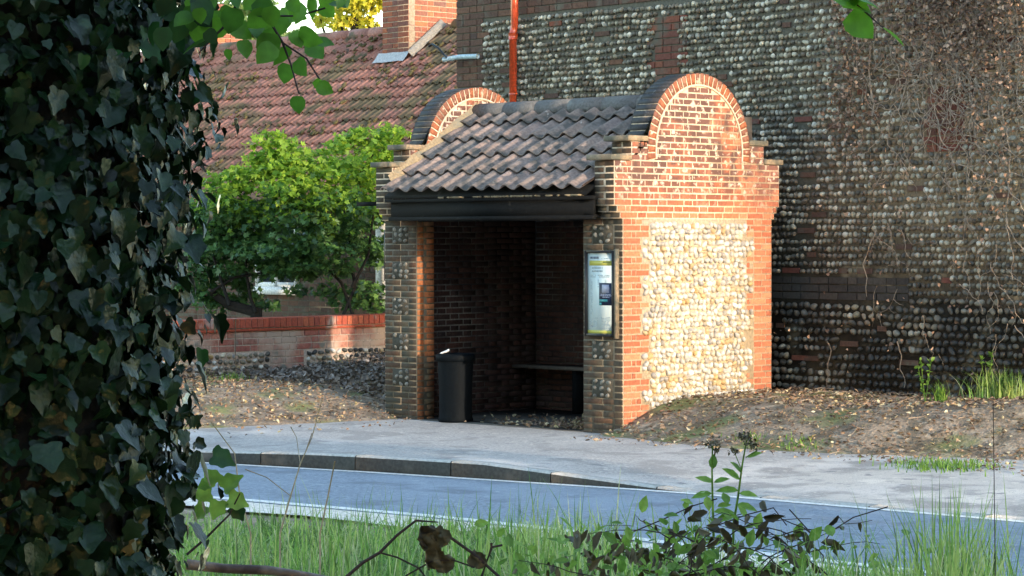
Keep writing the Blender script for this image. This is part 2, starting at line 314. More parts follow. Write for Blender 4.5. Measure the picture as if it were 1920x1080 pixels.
def gz(x, y):
    z = ground_z(x, y)-.006
    on_pave = (y > edge_y(x)-.15) & (z < pave_z(x, y)+.012)
    rough = .022*np.sin(x*5.1+np.sin(y*3.3)*1.4)*np.sin(y*4.7+np.sin(x*2.9))+.012*np.sin(x*13+y*9)*np.sin(y*11-x*4)
    w = np.clip((z-pave_z(x, y))/.08, 0, 1)*(y > edge_y(x))
    z = z+rough*w
    z = np.where(on_pave, z-.03, z)
    return np.where((y > edge_y(x)-.3) & (y < edge_y(x)+.3), -.27, z)
grid(xs, ys, gz, 'ground', M['soil'], kind='structure')
def strip(name, mat, f0, f1, z, x0=-40, x1=40, n=160, **k):
    mb = MB(); X = np.linspace(x0, x1, n)
    v = [(x, f0(x), z(x, f0(x))) for x in X]+[(x, f1(x), z(x, f1(x))) for x in X]
    return mb.add(v, [(i, i+1, n+i+1, n+i) for i in range(n-1)]).build(name, mat, **k)
strip('road', M['asphalt'], lambda x: near_y(x)-.35, lambda x: edge_y(x)+.01, lambda x, y: -.120, kind='structure')
strip('road_edge_line', M['paint'], lambda x: edge_y(x)-.10, lambda x: edge_y(x)-.012, lambda x, y: -.116, kind='structure')
strip('near_road_line', M['paint'], lambda x: near_y(x)-.11, lambda x: near_y(x), lambda x, y: -.116, kind='structure')
strip('verge_edge', M['gravel'], lambda x: near_y(x)-.62+.07*np.sin(x*7)+.05*np.sin(x*17+1), lambda x: near_y(x)-.19, lambda x, y: -.112, kind='structure')
# pavement sheet, runs into the shelter
px_ = np.unique(np.r_[np.linspace(-14, 12, 150)]); T = np.linspace(0, 1, 30); mb = MB(); v = []
for x in px_:
    for t in T:
        y0 = edge_y(x)+.11; y1 = 2.0; y = y0+(y1-y0)*t; v.append((x, y, pave_z(x, y)))
n = len(T); mb.add(v, [(i*n+j, (i+1)*n+j, (i+1)*n+j+1, i*n+j+1) for i in range(len(px_)-1) for j in range(n-1)])
mb.build('pavement', M['pave'], smooth=True, kind='structure')
kerb = empty('kerb', (0, -3.2, -.12), kind='structure')
x = -9.0
while x < 9:
    L = .91; xs_ = np.linspace(x+.004, x+L-.004, 4); vs = []
    for xx in xs_:
        y0 = edge_y(xx); zt = max(kerb_z(xx)+.002, -.118)
        vs += [(xx, y0, -.2), (xx, y0+.004, zt-.012), (xx, y0+.016, zt), (xx, y0+.12, zt+.001), (xx, y0+.12, -.2)]
    mb = MB(); fs = [(i*5+j, (i+1)*5+j, (i+1)*5+(j+1) % 5, i*5+(j+1) % 5) for i in range(3) for j in range(5)]+[(4,3,2,1,0), (15,16,17,18,19)]
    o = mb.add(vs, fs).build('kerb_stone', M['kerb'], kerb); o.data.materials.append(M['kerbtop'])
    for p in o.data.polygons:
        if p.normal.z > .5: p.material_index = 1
    x += L

# ================================================================== BUS SHELTER
H = .058; zc = lambda n: (42-n)*H
WS, DS = 3.166, 2.12
shelter = empty('bus_shelter', (-WS/2, DS/2, 0), label='small red brick and flint bus shelter with round topped gables beside the pavement', cat='bus shelter')
C_Y, C_Z, RO, RI = 1.06, 2.535, .725, .612
def gable_profile(i=.0015):
    p = [(0+i, -.25), (0+i, zc(9)), (-.038+i, zc(9)), (-.038+i, zc(8)), (-.077+i, zc(8)), (-.077+i, zc(7)), (-.115+i, zc(7)), (-.115+i, 2.43), (.118+i, 2.43), (.118+i, 2.605), (C_Y-RO+i+.02, 2.605)]
    a0 = math.pi-math.asin(.07/RO)
    arc = [(C_Y+(RO-i-.004)*math.cos(a), C_Z+(RO-i-.004)*math.sin(a)) for a in np.linspace(a0, math.pi/2, 16)]
    half = p+arc; return half+[(2*C_Y-y, z) for y, z in half[::-1][1:]]
gp = gable_profile()
# right gable in three masses so that the mortar colours of its faces can differ: shell core
for x0, x1 in ((-.233, -.0015), (-WS+.006, -2.9285)):
    MB().prism(gp, x0, x1).build('gable_core', M['mortar_side'], shelter)
# front returns (piers) and back wall cores
MB().box((-.481, .0015, -.25), (-.2335, .233, 2.05)).build('pier_core', M['mortar_front_shaded'], shelter)
MB().box((-2.9325, .0015, -.25), (-2.7075, .233, 2.05)).build('pier_core', M['mortar_front_shaded'], shelter)
MB().box((-.2305, .0010, -.25), (-.012, .02, 1.96)).build('pier_core', M['mortar_front_shaded'], shelter)
MB().box((-WS+.012, .0010, -.25), (-2.9355, .02, 1.96)).build('pier_core', M['mortar_front_shaded'], shelter)
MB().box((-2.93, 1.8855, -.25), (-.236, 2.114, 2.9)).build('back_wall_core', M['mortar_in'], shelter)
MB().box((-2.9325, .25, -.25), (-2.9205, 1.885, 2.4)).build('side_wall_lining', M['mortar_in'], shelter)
BP = Pieces(shelter, 'brick', BR, 'brick_side')
def flemish(u0, u1, k, first=None):
    """face widths of one course between u0 and u1"""
    S_, H_ = .239, .1195; out = []; u = u0
    seq = [S_, H_] if k % 2 == 0 else [H_, S_]
    if k % 2: out.append((u, u+H_)); u += H_; out.append((u, u+H_/2)); u += H_/2; i = 1
    else: i = 0
    while u < u1-.02:
        w = seq[i % 2]
        if u+w > u1-.045: w = u1-u
        out.append((u, u+w)); u += w; i += 1
    return out
def clip_course(br, a, b):
    r = []
    for u0, u1 in br:
        l, h = max(u0, a), min(u1, b)
        if h-l > .03: r.append((l, h))
    return r
PY0, PY1 = .358, 1.739
for gx, rz, pri in ((0.0, math.pi/2, 3.0), (-2.927, math.pi/2, 2.0)):
    # faces towards +x : right gable outside, left gable inside (above the roof only)
    outer = gx == 0.0
    n = 44
    while True:
        n -= 1; z0, z1 = zc(n+1), zc(n); zm = (z0+z1)/2
        if z0 > C_Z+RI: break
        proj = 0 if n >= 9 else (.038 if n == 8 else .077 if n == 7 else .115)
        if not outer and zm < 2.0: continue
        a, b = -proj, DS+proj
        segs = [(a, b)]
        if n >= 9 and outer:
            g = ((n-9)//3) % 2; l, r_ = (PY0, PY1) if g == 0 or n > 37 else (PY0-.105, PY1+.115)
            if n <= 38: segs = [(a, l), (r_, b)]
        if zm > 2.436: segs = [(.116, 2*C_Y-.116)]
        if zm > C_Z:
            w = math.sqrt(max(RI**2-(z1-.01-C_Z)**2, 0)) if z1-.01 < C_Z+RI else 0
            segs = [(C_Y-w, C_Y+w)]
            if zm < 2.61: segs += [(.116, C_Y-RO), (C_Y+RO, 2*C_Y-.116)]
        if zm > C_Z+RI-.02: continue
        base = flemish(a, b, n) if zm < C_Z else flemish(.116, 2*C_Y-.116, n)
        for s0, s1 in segs:
            for u0, u1 in clip_course(base, s0, s1):
                dp = .105
                if not outer: dp = .05
                P = (gx, (u0+u1)/2, zm); pri2 = pri+(u1-u0)
                if outer and zm < ground_z(0.05, (u0+u1)/2)-.06: continue
                uu0 = u0+.008 if abs(u0-s0) < 1e-6 and (abs(s0-a) < 1e-6 or zm > 2.436) else u0
                BP.add(brick_M((gx, 0, 0), rz, uu0, u1, z0, z1, dp), pri2)
# front faces (towards -y)
FLF = Pieces(shelter, 'flint', ST, 'flint_front', True, cap=0)
def front_pier(x0, x1, side):
    for n in range(9, 44):
        z0, z1 = zc(n+1), zc(n); k = (n-10) % 6
        cor = .104 if side == 'r' else 0            # the corner brick of the side face shows its end here
        xc = (x0+x1)/2
        if k < 3 and 10 <= n <= 36: segs = [(x0, x0+.117), (x1-.117, x1-cor)]
        elif k in (3, 5) or n < 10: segs = [(x0, xc), (xc, x1-cor)]
        else: segs = [(x0, x0+.1195), (x0+.1195, x1-.1195), (x1-.1195, x1-cor)]
        for a, b in segs:
            if b-a > .02: BP.add(brick_M((0, 0, 0), 0, a, b, z0, z1, .1), 1.5, mat='brick_front_shaded')
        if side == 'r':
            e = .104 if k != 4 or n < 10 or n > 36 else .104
            BP.add(brick_M((0, 0, 0), 0, x1-cor-(.0125 if k in (3, 5) else 0), x1+.004, z0, z1, .010), 1.3, mat='brick_front_shaded')
        if k == 0 and 10 <= n <= 36:
            MB().box((x0+.1175, -.0005, z1-3*H+.003), (x1-.1175, .004, z1-.003)).build('flint_bed', M['recess_shade'], shelter)
            for r_ in range(3):
                for c_ in range(3):
                    if random.random() < .93:
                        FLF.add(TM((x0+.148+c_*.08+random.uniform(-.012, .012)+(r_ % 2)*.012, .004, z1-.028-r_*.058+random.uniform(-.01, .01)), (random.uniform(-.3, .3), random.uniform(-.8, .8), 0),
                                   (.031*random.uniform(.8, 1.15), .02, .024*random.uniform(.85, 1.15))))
# corner ends of side bricks, front-coloured skin of the gable's front edge
front_pier(-.487, 0.0, 'r'); front_pier(-WS, -2.706, 'l')
for gx in (-.239, -WS):                              # front edge of each gable above the piers, stepped
    for n in range(-3, 9):
        z0, z1 = zc(n+1), zc(n); proj = .038 if n == 8 else .077 if n == 7 else .115
        y = -proj if n >= 0 else .116
        end = gx+.239-(.104 if gx > -1 else 0)
        cuts = [gx, gx+.1195, end] if n % 2 else [gx, end]
        for a, b in zip(cuts, cuts[1:]):
            if b-a > .02: BP.add(brick_M((0, y, 0), 0, a, b, z0, z1, .1), 1.4, mat='brick_front_shaded')
        if gx > -1: BP.add(brick_M((0, y, 0), 0, end-(.0125 if not n % 2 else 0), gx+.243, z0, z1, .010), 1.3, mat='brick_front_shaded')
# reveal of left pier (faces +x) and of right pier is unseen
for n in range(9, 44):
    z0, z1 = zc(n+1), zc(n)
    for a, b in ([(.1, .239)] if n % 2 else [(.1, .13), (.13, .239)]):
        if b-a > .04 or n % 2: BP.add(brick_M((-2.706, 0, 0), math.pi/2, a, b, z0, z1, .05), 1.45, mat='brick_reveal')
    BP.add(brick_M((-2.7065, 0, 0), math.pi/2, 0.004, .098, z0, z1, .03, .0015), 1.45, mat='brick_reveal')
# interior: left side wall (faces +x) and back wall (faces -y)
for n in range(6, 43):
    z0, z1 = zc(n+1), zc(n)
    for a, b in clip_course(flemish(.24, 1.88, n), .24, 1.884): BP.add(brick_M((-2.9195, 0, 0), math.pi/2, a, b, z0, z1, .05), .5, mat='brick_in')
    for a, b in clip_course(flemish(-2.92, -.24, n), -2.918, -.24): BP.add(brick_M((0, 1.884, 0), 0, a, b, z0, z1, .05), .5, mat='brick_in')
BP.done(); FLF.done()
# flint panel on the side
MB().box((-.02, PY0-.1, .05), (.0005, PY1+.11, zc(9)-.004)).build('flint_bed', M['mortar_pale'], shelter)
FL = Pieces(shelter, 'cobble', ST, 'flint_pale', True)
z = .12; row = 0
while z < zc(9)-.03:
    n_ = int((42*H-z)/H); g = ((n_-9)//3) % 2
    l, r_ = (PY0, PY1) if g == 0 or n_ > 37 else (PY0-.105, PY1+.115)
    y = l+.036+(row % 2)*.015
    while y < r_-.03:
        w = random.uniform(.029, .044); hh = random.uniform(.026, .036)
        zz = z+random.uniform(-.012, .012)
        if zz > ground_z(.05, y)-.05:
            FL.add(TM((.0+random.uniform(-.004, .006), y, zz), (random.uniform(-1, 1), random.uniform(-.3, .3), random.uniform(-.3, .3)), (.034, w, hh)), w*hh)
        y += w*1.66+.002
    z += .054; row += 1
FL.done()
# lime bloom on the masonry joints of the gable: raised patches of old render
# round gable tops: radial bricks through the full thickness
for gx in (0.0, -2.927):
    RB = []; N_ = 36
    for i in range(N_):
        a0 = -.13+(math.pi+.26)*i/N_; a1 = -.13+(math.pi+.26)*(i+1)/N_; g = .006
        ri, ro = RI+.012, RO+random.uniform(-.003, .005)
        xa, xb = gx-.245, gx+.006
        v = []
        for xx in (xa, xb):
            for rr, ga in ((ri, g/ri), (ro, g/ro)):
                for a in (a0+ga, a1-ga): v.append((xx, C_Y+rr*math.cos(a), C_Z+rr*math.sin(a)))
        v = [v[j] for j in (0, 1, 3, 2, 4, 5, 7, 6)]
        o = MB().add(v, [(3,2,1,0),(4,5,6,7),(0,1,5,4),(1,2,6,5),(2,3,7,6),(3,0,4,7)]).build('arch_brick', M['brick_ring'], shelter)
        o.data.materials.append(M['ring_shaded'])
        for p in o.data.polygons:
            if abs(p.normal.x) < .5: p.material_index = 1
    # mortar ring behind and thin pale ring line
    arcs = np.linspace(-.13, math.pi+.13, 40)
    pr = [(C_Y+(RO-.008)*math.cos(a), C_Z+(RO-.008)*math.sin(a)) for a in arcs]+[(C_Y+(RI-.002)*math.cos(a), C_Z+(RI-.002)*math.sin(a)) for a in arcs[::-1]]
    mb = MB(); n = len(arcs)
    for x0, x1 in ((gx-.24, gx+.0035),):
        v = [(x0, *p) for p in pr]+[(x1, *p) for p in pr]; q = 2*n
        f = [(q+i, q+i+1, q+2*n-2-i, q+2*n-1-i) for i in range(n-1)]+[(i, 2*n-1-i, 2*n-2-i, i+1) for i in range(n-1)]+[(i, i+1, q+i+1, q+i) for i in range(n-1)]
        mb.add(v, f)
    mb.build('arch_mortar', M['mortar_side'], shelter)
    v = []; f = []
    for i, a in enumerate(arcs):
        for rr, xx in ((RI+.010, gx+.002), (RI+.009, gx+.012), (RI-.006, gx+.012), (RI-.007, gx+.002)): v.append((xx, C_Y+rr*math.cos(a), C_Z+rr*math.sin(a)))
    f = [(i*4+j, (i+1)*4+j, (i+1)*4+(j+1) % 4, i*4+(j+1) % 4) for i in range(n-1) for j in range(4)]
    MB().add(v, f).build('arch_pointing', M['lichen'], shelter)
    # coping tiles on the steps, two a side
    for (ya, yb, z0) in ((-.165, .118, 2.436), (.062, C_Y-RO+.004, 2.611)):
        for mir in (0, 1):
            y0, y1 = (ya, yb) if not mir else (2*C_Y-yb, 2*C_Y-ya)
            for q in range(1):
                o = MB().box((gx-.239-.055 if gx == 0 else gx-.239-.03, y0, z0), (gx+.014, y1, z0+.05)).build('coping_slab', M['coping'], shelter)
                bv = o.modifiers.new('b', 'BEVEL'); bv.width = .006; bv.segments = 1
# roof
EY_, EZ, RZ_ = -.27, 2.155, 2.995
SL = math.hypot(C_Y-EY_, RZ_-EZ); PI_ = math.atan2(RZ_-EZ, C_Y-EY_)
def pantile(w, L, th=.014, amp=.03, seg=12, kind='s'):
    v = []; f = []
    for y in (0, L):
        for s_ in (0, -th):
            for i in range(seg+1):
                t = i/seg
                if kind == 's': zz = amp*(.5+.5*math.cos(2*math.pi*(t-.25)))**1.25
                else:
                    q = (t*2) % 1 if t < 1 else 1; zz = amp*max(0, math.cos((q-.5)*math.pi*2))**.9
                v.append((t*w*(1.0), y, zz+s_*(1 if y == 0 else 1)))
    k = seg+1
    for i in range(seg):
        f += [(i, i+1, 2*k+i+1, 2*k+i), (k+i+1, k+i, 3*k+i, 3*k+i+1), (i+1, i, k+i, k+i+1)]
    return v, f
cols_, rows_ = 13, 5; tw = (2.927-.239)/cols_; ex = SL/rows_
TB = pantile(tw, ex*1.12, amp=.05, th=.013)
TP = Pieces(shelter, 'roof_tile', [TB], 'tile_bus', True)
for r_ in range(rows_):
    for c_ in range(cols_):
        d = r_*ex; yy = EY_+d*math.cos(PI_); zz = EZ+d*math.sin(PI_)+.038
        TP.add(TM((-2.927+c_*tw, yy, zz), (PI_-.12+random.uniform(-.01, .01), random.uniform(-.012, .012), random.uniform(-.008, .008))))
TP.done()
MB().prism([(EY_+.05, EZ-.005), (C_Y, RZ_-.03), (2*C_Y-EY_-.05, EZ-.005), (2*C_Y-EY_-.05, EZ-.035), (C_Y, RZ_-.07), (EY_+.05, EZ-.035)], -2.926, -.24).build('roof_boarding', M['timber'], shelter)
for c_ in range(6):                                   # ridge tiles
    x0 = -2.93+c_*(2.69/6); x1 = x0+2.69/6-.004; v = []
    for xx, r0 in ((x0, .108), (x1+.003, .1075)):
        for a in np.linspace(-.35, math.pi+.35, 11): v.append((xx, C_Y+r0*math.cos(a)*1.05, 2.987+r0*math.sin(a)))
        for a in np.linspace(math.pi+.35, -.35, 11): v.append((xx, C_Y+(r0-.016)*math.cos(a), 2.987+(r0-.016)*math.sin(a)))
    MB().add(v, [(i, (i+1) % 22, 22+(i+1) % 22, 22+i) for i in range(22)]+[tuple(range(22))[::-1], tuple(range(22, 44))]).build('ridge_tile', M['tile_ridge'], shelter, smooth=True)
# back slope simple tiled sheet of rows (hidden side)
for r_ in range(rows_):
    d = r_*ex; mb = MB()
    for c_ in range(cols_): mb.inst(TB, [TM((-2.927+(c_+1)*tw, 2*C_Y-(EY_+d*math.cos(PI_)), EZ+d*math.sin(PI_)+.022), (PI_-.12, 0, math.pi))])
    mb.build('back_roof_tile_row', M['tile_bus'], shelter, smooth=True, kind='stuff')
# mortar fillet against left gable
fp = []
for t in np.linspace(0, 1, 22):
    y = EY_+.10+(C_Y-EY_-.12)*t; zz = EZ+.06+(y-EY_)*math.tan(PI_); j = random.uniform(-.01, .012)
    fp.append((y, zz, j))
v = []
for y, zz, j in fp: v += [(-2.926, y, zz-.05), (-2.905, y, zz+.035+j), (-2.926, y-.0, zz+.07+j), (-2.86+j, y, zz-.01)]
MB().add(v, [(i*4+a, (i+1)*4+a, (i+1)*4+b, i*4+b) for i in range(21) for a, b in ((2, 1), (1, 3), (3, 0))]).build('mortar_fillet', M['fillet'], shelter)
# fascia, gutter board, soffit, lintel beam
MB().box((-2.88, -.175, 1.945), (-.2, -.14, 2.085)).build('fascia_board', M['timber'], shelter)
MB().box((-2.89, -.20, 1.908), (-.195, -.135, 1.944)).build('fascia_moulding', M['timber'], shelter)
MB().box((-2.93, -.215, 2.086), (-.19, -.10, 2.118)).build('gutter_board', M['timber'], shelter)
MB().box((-2.925, -.138, 1.93), (-.241, .003, 1.95)).build('soffit', M['timber'], shelter)
MB().box((-2.705, .02, 1.90), (-.489, .20, 2.06)).build('lintel_beam', M['timber'], shelter)
MB().box((-WS-.29, -.11, 2.06), (-WS-.001, .0, 2.10)).build('side_bracket', M['timber'], shelter)
# debris and lime drips under the eaves
mb = MB()
for i in range(60):
    xx = random.uniform(-2.2, -.3); mb.inst(ST[0], [TM((xx, -.215+random.uniform(-.01, .01), 2.125), (0, 0, random.random()*3), (random.uniform(.015, .06), .014, .012))])
mb.build('eaves_debris', M['fillet'], shelter, kind='stuff')
# moss and lichen clumps on the tiles
# bench
MB().box((-2.90, 1.51, .415), (-.242, 1.875, .445)).build('bench_seat', M['bench'], shelter)
for xx in (-2.1, -1.0): MB().box((xx, 1.56, -.03), (xx+.06, 1.86, .413)).build('bench_support', M['timber'], shelter)

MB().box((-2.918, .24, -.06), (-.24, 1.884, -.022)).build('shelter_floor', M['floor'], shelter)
MB().box((-2.70, -.0, -.06), (-.49, .239, -.024)).build('threshold', M['floor'], shelter)
# timetable case on the right pier
tt = empty('timetable_case', (-.24, -.02, .86), label='tall narrow timetable case with yellow headed notice on the right pier', cat='timetable')
X0, X1, Z0, Z1 = -.425, -.072, .85, 1.625
mb = MB(); t_ = .022
for a, b in (((X0, Z0), (X0+t_, Z1)), ((X1-t_, Z0), (X1, Z1)), ((X0+t_, Z0), (X1-t_, Z0+t_)), ((X0+t_, Z1-t_), (X1-t_, Z1))):
    mb.box((a[0], -.045, a[1]), (b[0], -.004, b[1]))
mb.build('frame', M['frame_black'], tt)
MB().box((X0+t_, -.028, Z0+t_), (X1-t_, -.006, Z1-t_)).build('poster', M['poster'], tt)
PX, PZ = X0+t_, Z0+t_; PW, PH = X1-X0-2*t_, Z1-Z0-2*t_
def mark(u0, v0, u1, v1, mt, name, lift=0, parent=tt):
    MB().box((PX+u0*PW, -.0295-lift, PZ+(1-v1)*PH), (PX+u1*PW, -.0281, PZ+(1-v0)*PH)).build(name, M[mt], parent)
mark(.08, .095, .98, .155, 'p_yellow', 'yellow_band'); mark(.62, .105, .93, .125, 'p_olive', 'band_lettering', .0005)
mark(.0, .955, 1, .995, 'p_yellow', 'bottom_band')
def scribble(u0, v0, u1, v1, rows, mt, name, fill=.75, lift=0, th=.5):
    mb = MB()
    for r_ in range(rows):
        va = v0+(v1-v0)*r_/rows; vb = va+(v1-v0)/rows*th; u = u0
        while u < u1:
            w = random.uniform(.02, .07)
            if random.random() < fill: mb.box((PX+u*PW, -.0288-lift, PZ+(1-vb)*PH), (PX+min(u+w, u1)*PW, -.0281, PZ+(1-va)*PH))
            u += w+.012
    mb.build(name, M[mt], tt, kind='stuff')
scribble(.1, .045, .45, .078, 1, 'p_text', 'heading_print', 1, 0, .8); scribble(.55, .065, .88, .08, 1, 'p_grey', 'subheading_print', .9)
scribble(.18, .17, .6, .25, 2, 'p_grey', 'title_print', .9, 0, .6); scribble(.12, .27, .9, .31, 2, 'p_grey', 'notice_print', .6)
scribble(.12, .33, .2, .78, 26, 'p_grey', 'stop_list', .8); scribble(.4, .33, .5, .43, 6, 'p_grey', 'stop_list', .8); scribble(.68, .33, .76, .43, 6, 'p_grey', 'stop_list', .8)
scribble(.08, .80, .42, .92, 8, 'p_grey', 'small_print', .7); scribble(.55, .79, .9, .94, 9, 'p_grey', 'small_print', .8); scribble(.1, .90, .2, .925, 2, 'p_text', 'small_print', .8)
mark(.47, .37, 1.0, .645, 'p_navy', 'navy_notice', .001); mark(.58, .39, .86, .49, 'p_lilac', 'notice_panel', .0015)
mb = MB()
for v0, u0, u1 in ((.505, .53, .93), (.522, .5, .95), (.54, .6, .88)):
    u = u0
    while u < u1: w = random.uniform(.03, .08); mb.box((PX+u*PW, -.0315, PZ+(1-v0-.011)*PH), (PX+min(u+w, u1)*PW, -.0306, PZ+(1-v0)*PH)); u += w+.015
mb.build('notice_lettering', M['p_lilac'], tt)
mark(.48, .572, .8, .602, 'p_teal', 'teal_strip', .0018); mark(.48, .612, .57, .642, 'p_teal', 'teal_corner', .0018)
MB().box((X1+.012, -.05, Z0-.015), (X1+.034, -.004, Z1+.015)).build('edge_batten', M['coping'], tt)
# board seen edge on, fixed to the far side of the shelter
nb = empty('side_notice_board', (-WS-.03, .3, 1.4), label='black notice board seen edge on, fixed to the left side wall of the shelter', cat='notice board')
MB().box((-WS-.075, .06, 1.32), (-WS-.003, .62, 1.82)).build('case', M['frame_black'], nb)
MB().box((-WS-.079, .09, 1.35), (-WS-.0755, .59, 1.79)).build('notice_sheet', M['poster'], nb)

# litter bin
bx, by = -2.255, .09; bz = float(pave_z(bx, by))
bn = empty('litter_bin', (bx, by, bz), label='dark round plastic litter bin just inside the shelter entrance', cat='bin')
MB().lathe([(0, .002), (.162, .002), (.170, .02), (.162, .05), (.158, .12), (.162, .35), (.172, .585), (.172, .60)], (bx, by, bz), 32).build('body', M['bin'], bn, smooth=True)
MB().lathe([(.173, .585), (.190, .590), (.192, .635), (.182, .655), (.150, .66), (.145, .645), (.12, .60), (0, .58)], (bx, by, bz), 32).build('rim', M['bin'], bn, smooth=True)
for s_ in (-1, 1):
    a = R(-45)+s_*R(68); MB().box((bx+.158*math.cos(a)-.012, by+.158*math.sin(a)-.012, bz+.50), (bx+.158*math.cos(a)+.014, by+.158*math.sin(a)+.012, bz+.53)).build('handle', M['bin'], bn)
v, f = stone(2, 5, .8)
mb = MB(); mb.inst((v, f), [TM((bx-.05, by-.10, bz+.675), (.3, -.35, .8), (.045, .022, .014)), TM((bx-.025, by-.085, bz+.685), (.3, -.5, .5), (.026, .02, .016))])
mb.build('crumpled_wrapper', M['wrapper'], label='white crumpled wrapper lying on the rim of the litter bin', cat='litter')

# ================================================================== FLINT WALL OF THE TALL BUILDING
A = R(-3.0); WO = np.array([0, 2.55, 0.]); wu = np.array([math.cos(A), math.sin(A), 0]); wn = np.array([-math.sin(A), math.cos(A), 0])
def WP(u, d, z): return WO+wu*u+wn*d+np.array([0, 0, z])
def wall_px(px, py, d=0.0):
    r = FW+RT*(px-960)/FPX+UP*(540-py)/FPX; t = (wn@(WO+wn*d)-wn@CAM)/(wn@r); P = CAM+r*t; return (P-WO)@wu, P[2]
barn = empty('flint_building', WO, A, label='tall old flint building wall with brick quoins and dry creeper behind the shelter', cat='building')
UL, UR = -5.06, 5.0
PRE = np.array(Matrix.LocRotScale(Vector(WO), barn.rotation_euler, (1, 1, 1)))
def wbox(u0, u1, d0, d1, z0, z1, name, mat, parent=barn, **k):
    mb = MB(); mb.box((u0, d0, z0), (u1, d1, z1)); mb.v = [(np.c_[q, np.ones(len(q))]@PRE.T)[:, :3] for q in mb.v]
    return mb.build(name, M[mat], parent, **k)
wbox(UL+.006, UR, .0, .42, -.3, 6.2, 'wall_core', 'mortar_dark')
BW = Pieces(barn, 'brick', BR, 'brick_old')
zones = []                               # (u0,u1,z0,z1,mat)
def zone(u0, u1, z0, z1, mat, rag=0, hh=.075, seg=(.235, .118)):
    zones.append((u0, u1, z0, z1)); z = z0; k = 0
    while z < z1-.02:
        l = u0; r_ = u1+(random.choice((0, .115)) if rag > 0 else 0); l -= (random.choice((0, .115)) if rag < 0 or rag == 2 else 0); u = l; k += 1
        first = True
        while u < r_-.03:
            w = seg[k % 2] if first else random.choice(seg+(seg[0],)); first = False
            if u+w > r_-.03: w = r_-u
            uu = (u+w/2, z+hh/2); x_, y_, d_ = px_of(WP(uu[0], 0, uu[1]))
            BW.add(brick_M((0, 0, 0), 0, u, u+w, z, z+hh, .06, .012, PRE), (w if (0 < x_ < 1920 and 0 < y_ < 780) else 0), mat=mat); u += w
        z += hh
zone(UL, UR, 4.17, 4.17+.075*8, 'brick_brown')
zone(UL, UL+.45, 2.6, 4.17, 'brick_brown', 1)
zone(-1.95, -1.60, 3.33, 4.02, 'brick_old', 2)
zone(1.55, 1.98, 2.52, 3.10, 'brick_old', 2)
zone(-.8, 1.35, 1.14, 1.36, 'brick_black')
for i in range(90):
    u, z = random.uniform(UL+.6, 3), random.uniform(.4, 4.1); r_ = int(z/.077); z = r_*.077
    if any(a-.2 < u < b+.1 and c-.08 < z < d+.02 for a, b, c, d in zones[:5]): continue
    w = random.choice((.12, .2, .23)); zones.append((u, u+w, z, z+.07))
    BW.add(brick_M((0, 0, 0), 0, u, u+w, z+.004, z+.066, .06, .014, PRE), w, mat=random.choice(['brick_old', 'brick_brown', 'brick_brown', 'brick_brown']))
BW.done()
FW_ = Pieces(barn, 'flint', ST1, 'flint_dark', True)
z = .02
while z < 4.2:
    low = z < 1.12; pitch = .078 if low else .067; u = UL+.05+random.uniform(0, .04)
    while u < UR:
        big = random.random(); w = random.uniform(.024, .048) if low else random.uniform(.018, .034)
        if big > .92: w *= 1.5
        hh = random.uniform(.025, .035) if low else random.uniform(.022, .031)
        c = u+w; u = c+w+random.uniform(-.001, .007)
        zz = z+pitch/2+random.uniform(-.007, .007)+.010*math.sin(c*1.7+z*8)
        if any(a-.01 < c < b+.01 and c0-.02 < zz < d0+.01 for a, b, c0, d0 in zones): continue
        x_, y_, d_ = px_of(WP(c, 0, zz))
        vis = 1460 < x_ < 1930 and -10 < y_ < 740
        FW_.add(TM((c, -.006+random.uniform(-.010, .006), zz), (random.uniform(-.5, .5), random.uniform(-.7, .7), random.uniform(-.6, .6)), (w, random.uniform(.022, .036), hh), PRE), (w*hh*1e3 if vis else 0)*(25/d_)**2)
    z += pitch
FW_.done()
# rain pipe
dp = empty('rain_pipe', WP(-4.05, -.08, 0), label='shiny orange red rain pipe running down the flint wall above the shelter ridge', cat='drainpipe')
mb = MB(); cu = wall_px(962, 100, -.08)[0]
mb.tube([WP(cu, -.08, .2), WP(cu, -.08, 3.92)], .041, 16).build('pipe', M['pipe'], dp, smooth=True)
MB().tube([WP(cu, -.08, 3.96)+wu*0, WP(cu+.03, -.085, 4.06), WP(cu+.07, -.12, 4.16), WP(cu+.08, -.13, 4.3), WP(cu+.08, -.13, 5.8)], .041, 16).build('swan_neck', M['pipe'], dp, smooth=True)
MB().tube([WP(cu, -.08, 3.9), WP(cu, -.08, 3.97)], .050, 16).build('collar', M['pipe'], dp, smooth=True)
for zz in (1.5, 3.3): 
    w_ = MB(); w_.tube([WP(cu, -.08, zz), WP(cu, -.08, zz+.03)], .047, 16).build('bracket', M['pipe'], dp, smooth=True)

# dry creeper
dc = empty('dry_creeper', WP(1.6, -.03, .3), label='dead leafless ivy creeper with brown dried leaves hanging on the flint wall', cat='creeper')
mb = MB()
def creep(px, py, n, step, dirn, r0, wob=.5, depth=0):
    u, z = wall_px(px, py); a = dirn; pts = []
    for i in range(n):
        pts.append(WP(u, -.062-.012*math.sin(i*1.3+px), z)); a += random.gauss(0, wob); a = a*.8+dirn*.2
        u += step*math.cos(a); z += step*math.sin(a)
        if random.random() < .16 and depth < 2:
            X_, Y_, _ = px_of(WP(u, 0, z)); creep(X_, Y_, max(4, n//3), step*.8, dirn+random.choice((-1, 1))*random.uniform(.4, 1.1), r0*.6, wob, depth+1)
        if z < .3 or z > 5: break
    if len(pts) > 1: mb.tube(pts, [1.8*r0*(1-.6*i/len(pts)) for i in range(len(pts))], 4, False)
for px, n in ((1738, 40), (1775, 44), (1795, 38), (1762, 30), (1850, 36), (1870, 44), (1900, 40), (1640, 34), (1830, 30), (1915, 40), (1745, 20), (1810, 26), (1600, 18)):
    creep(px, random.uniform(-40, 40), n, .055, -math.pi/2, .0055, .4)
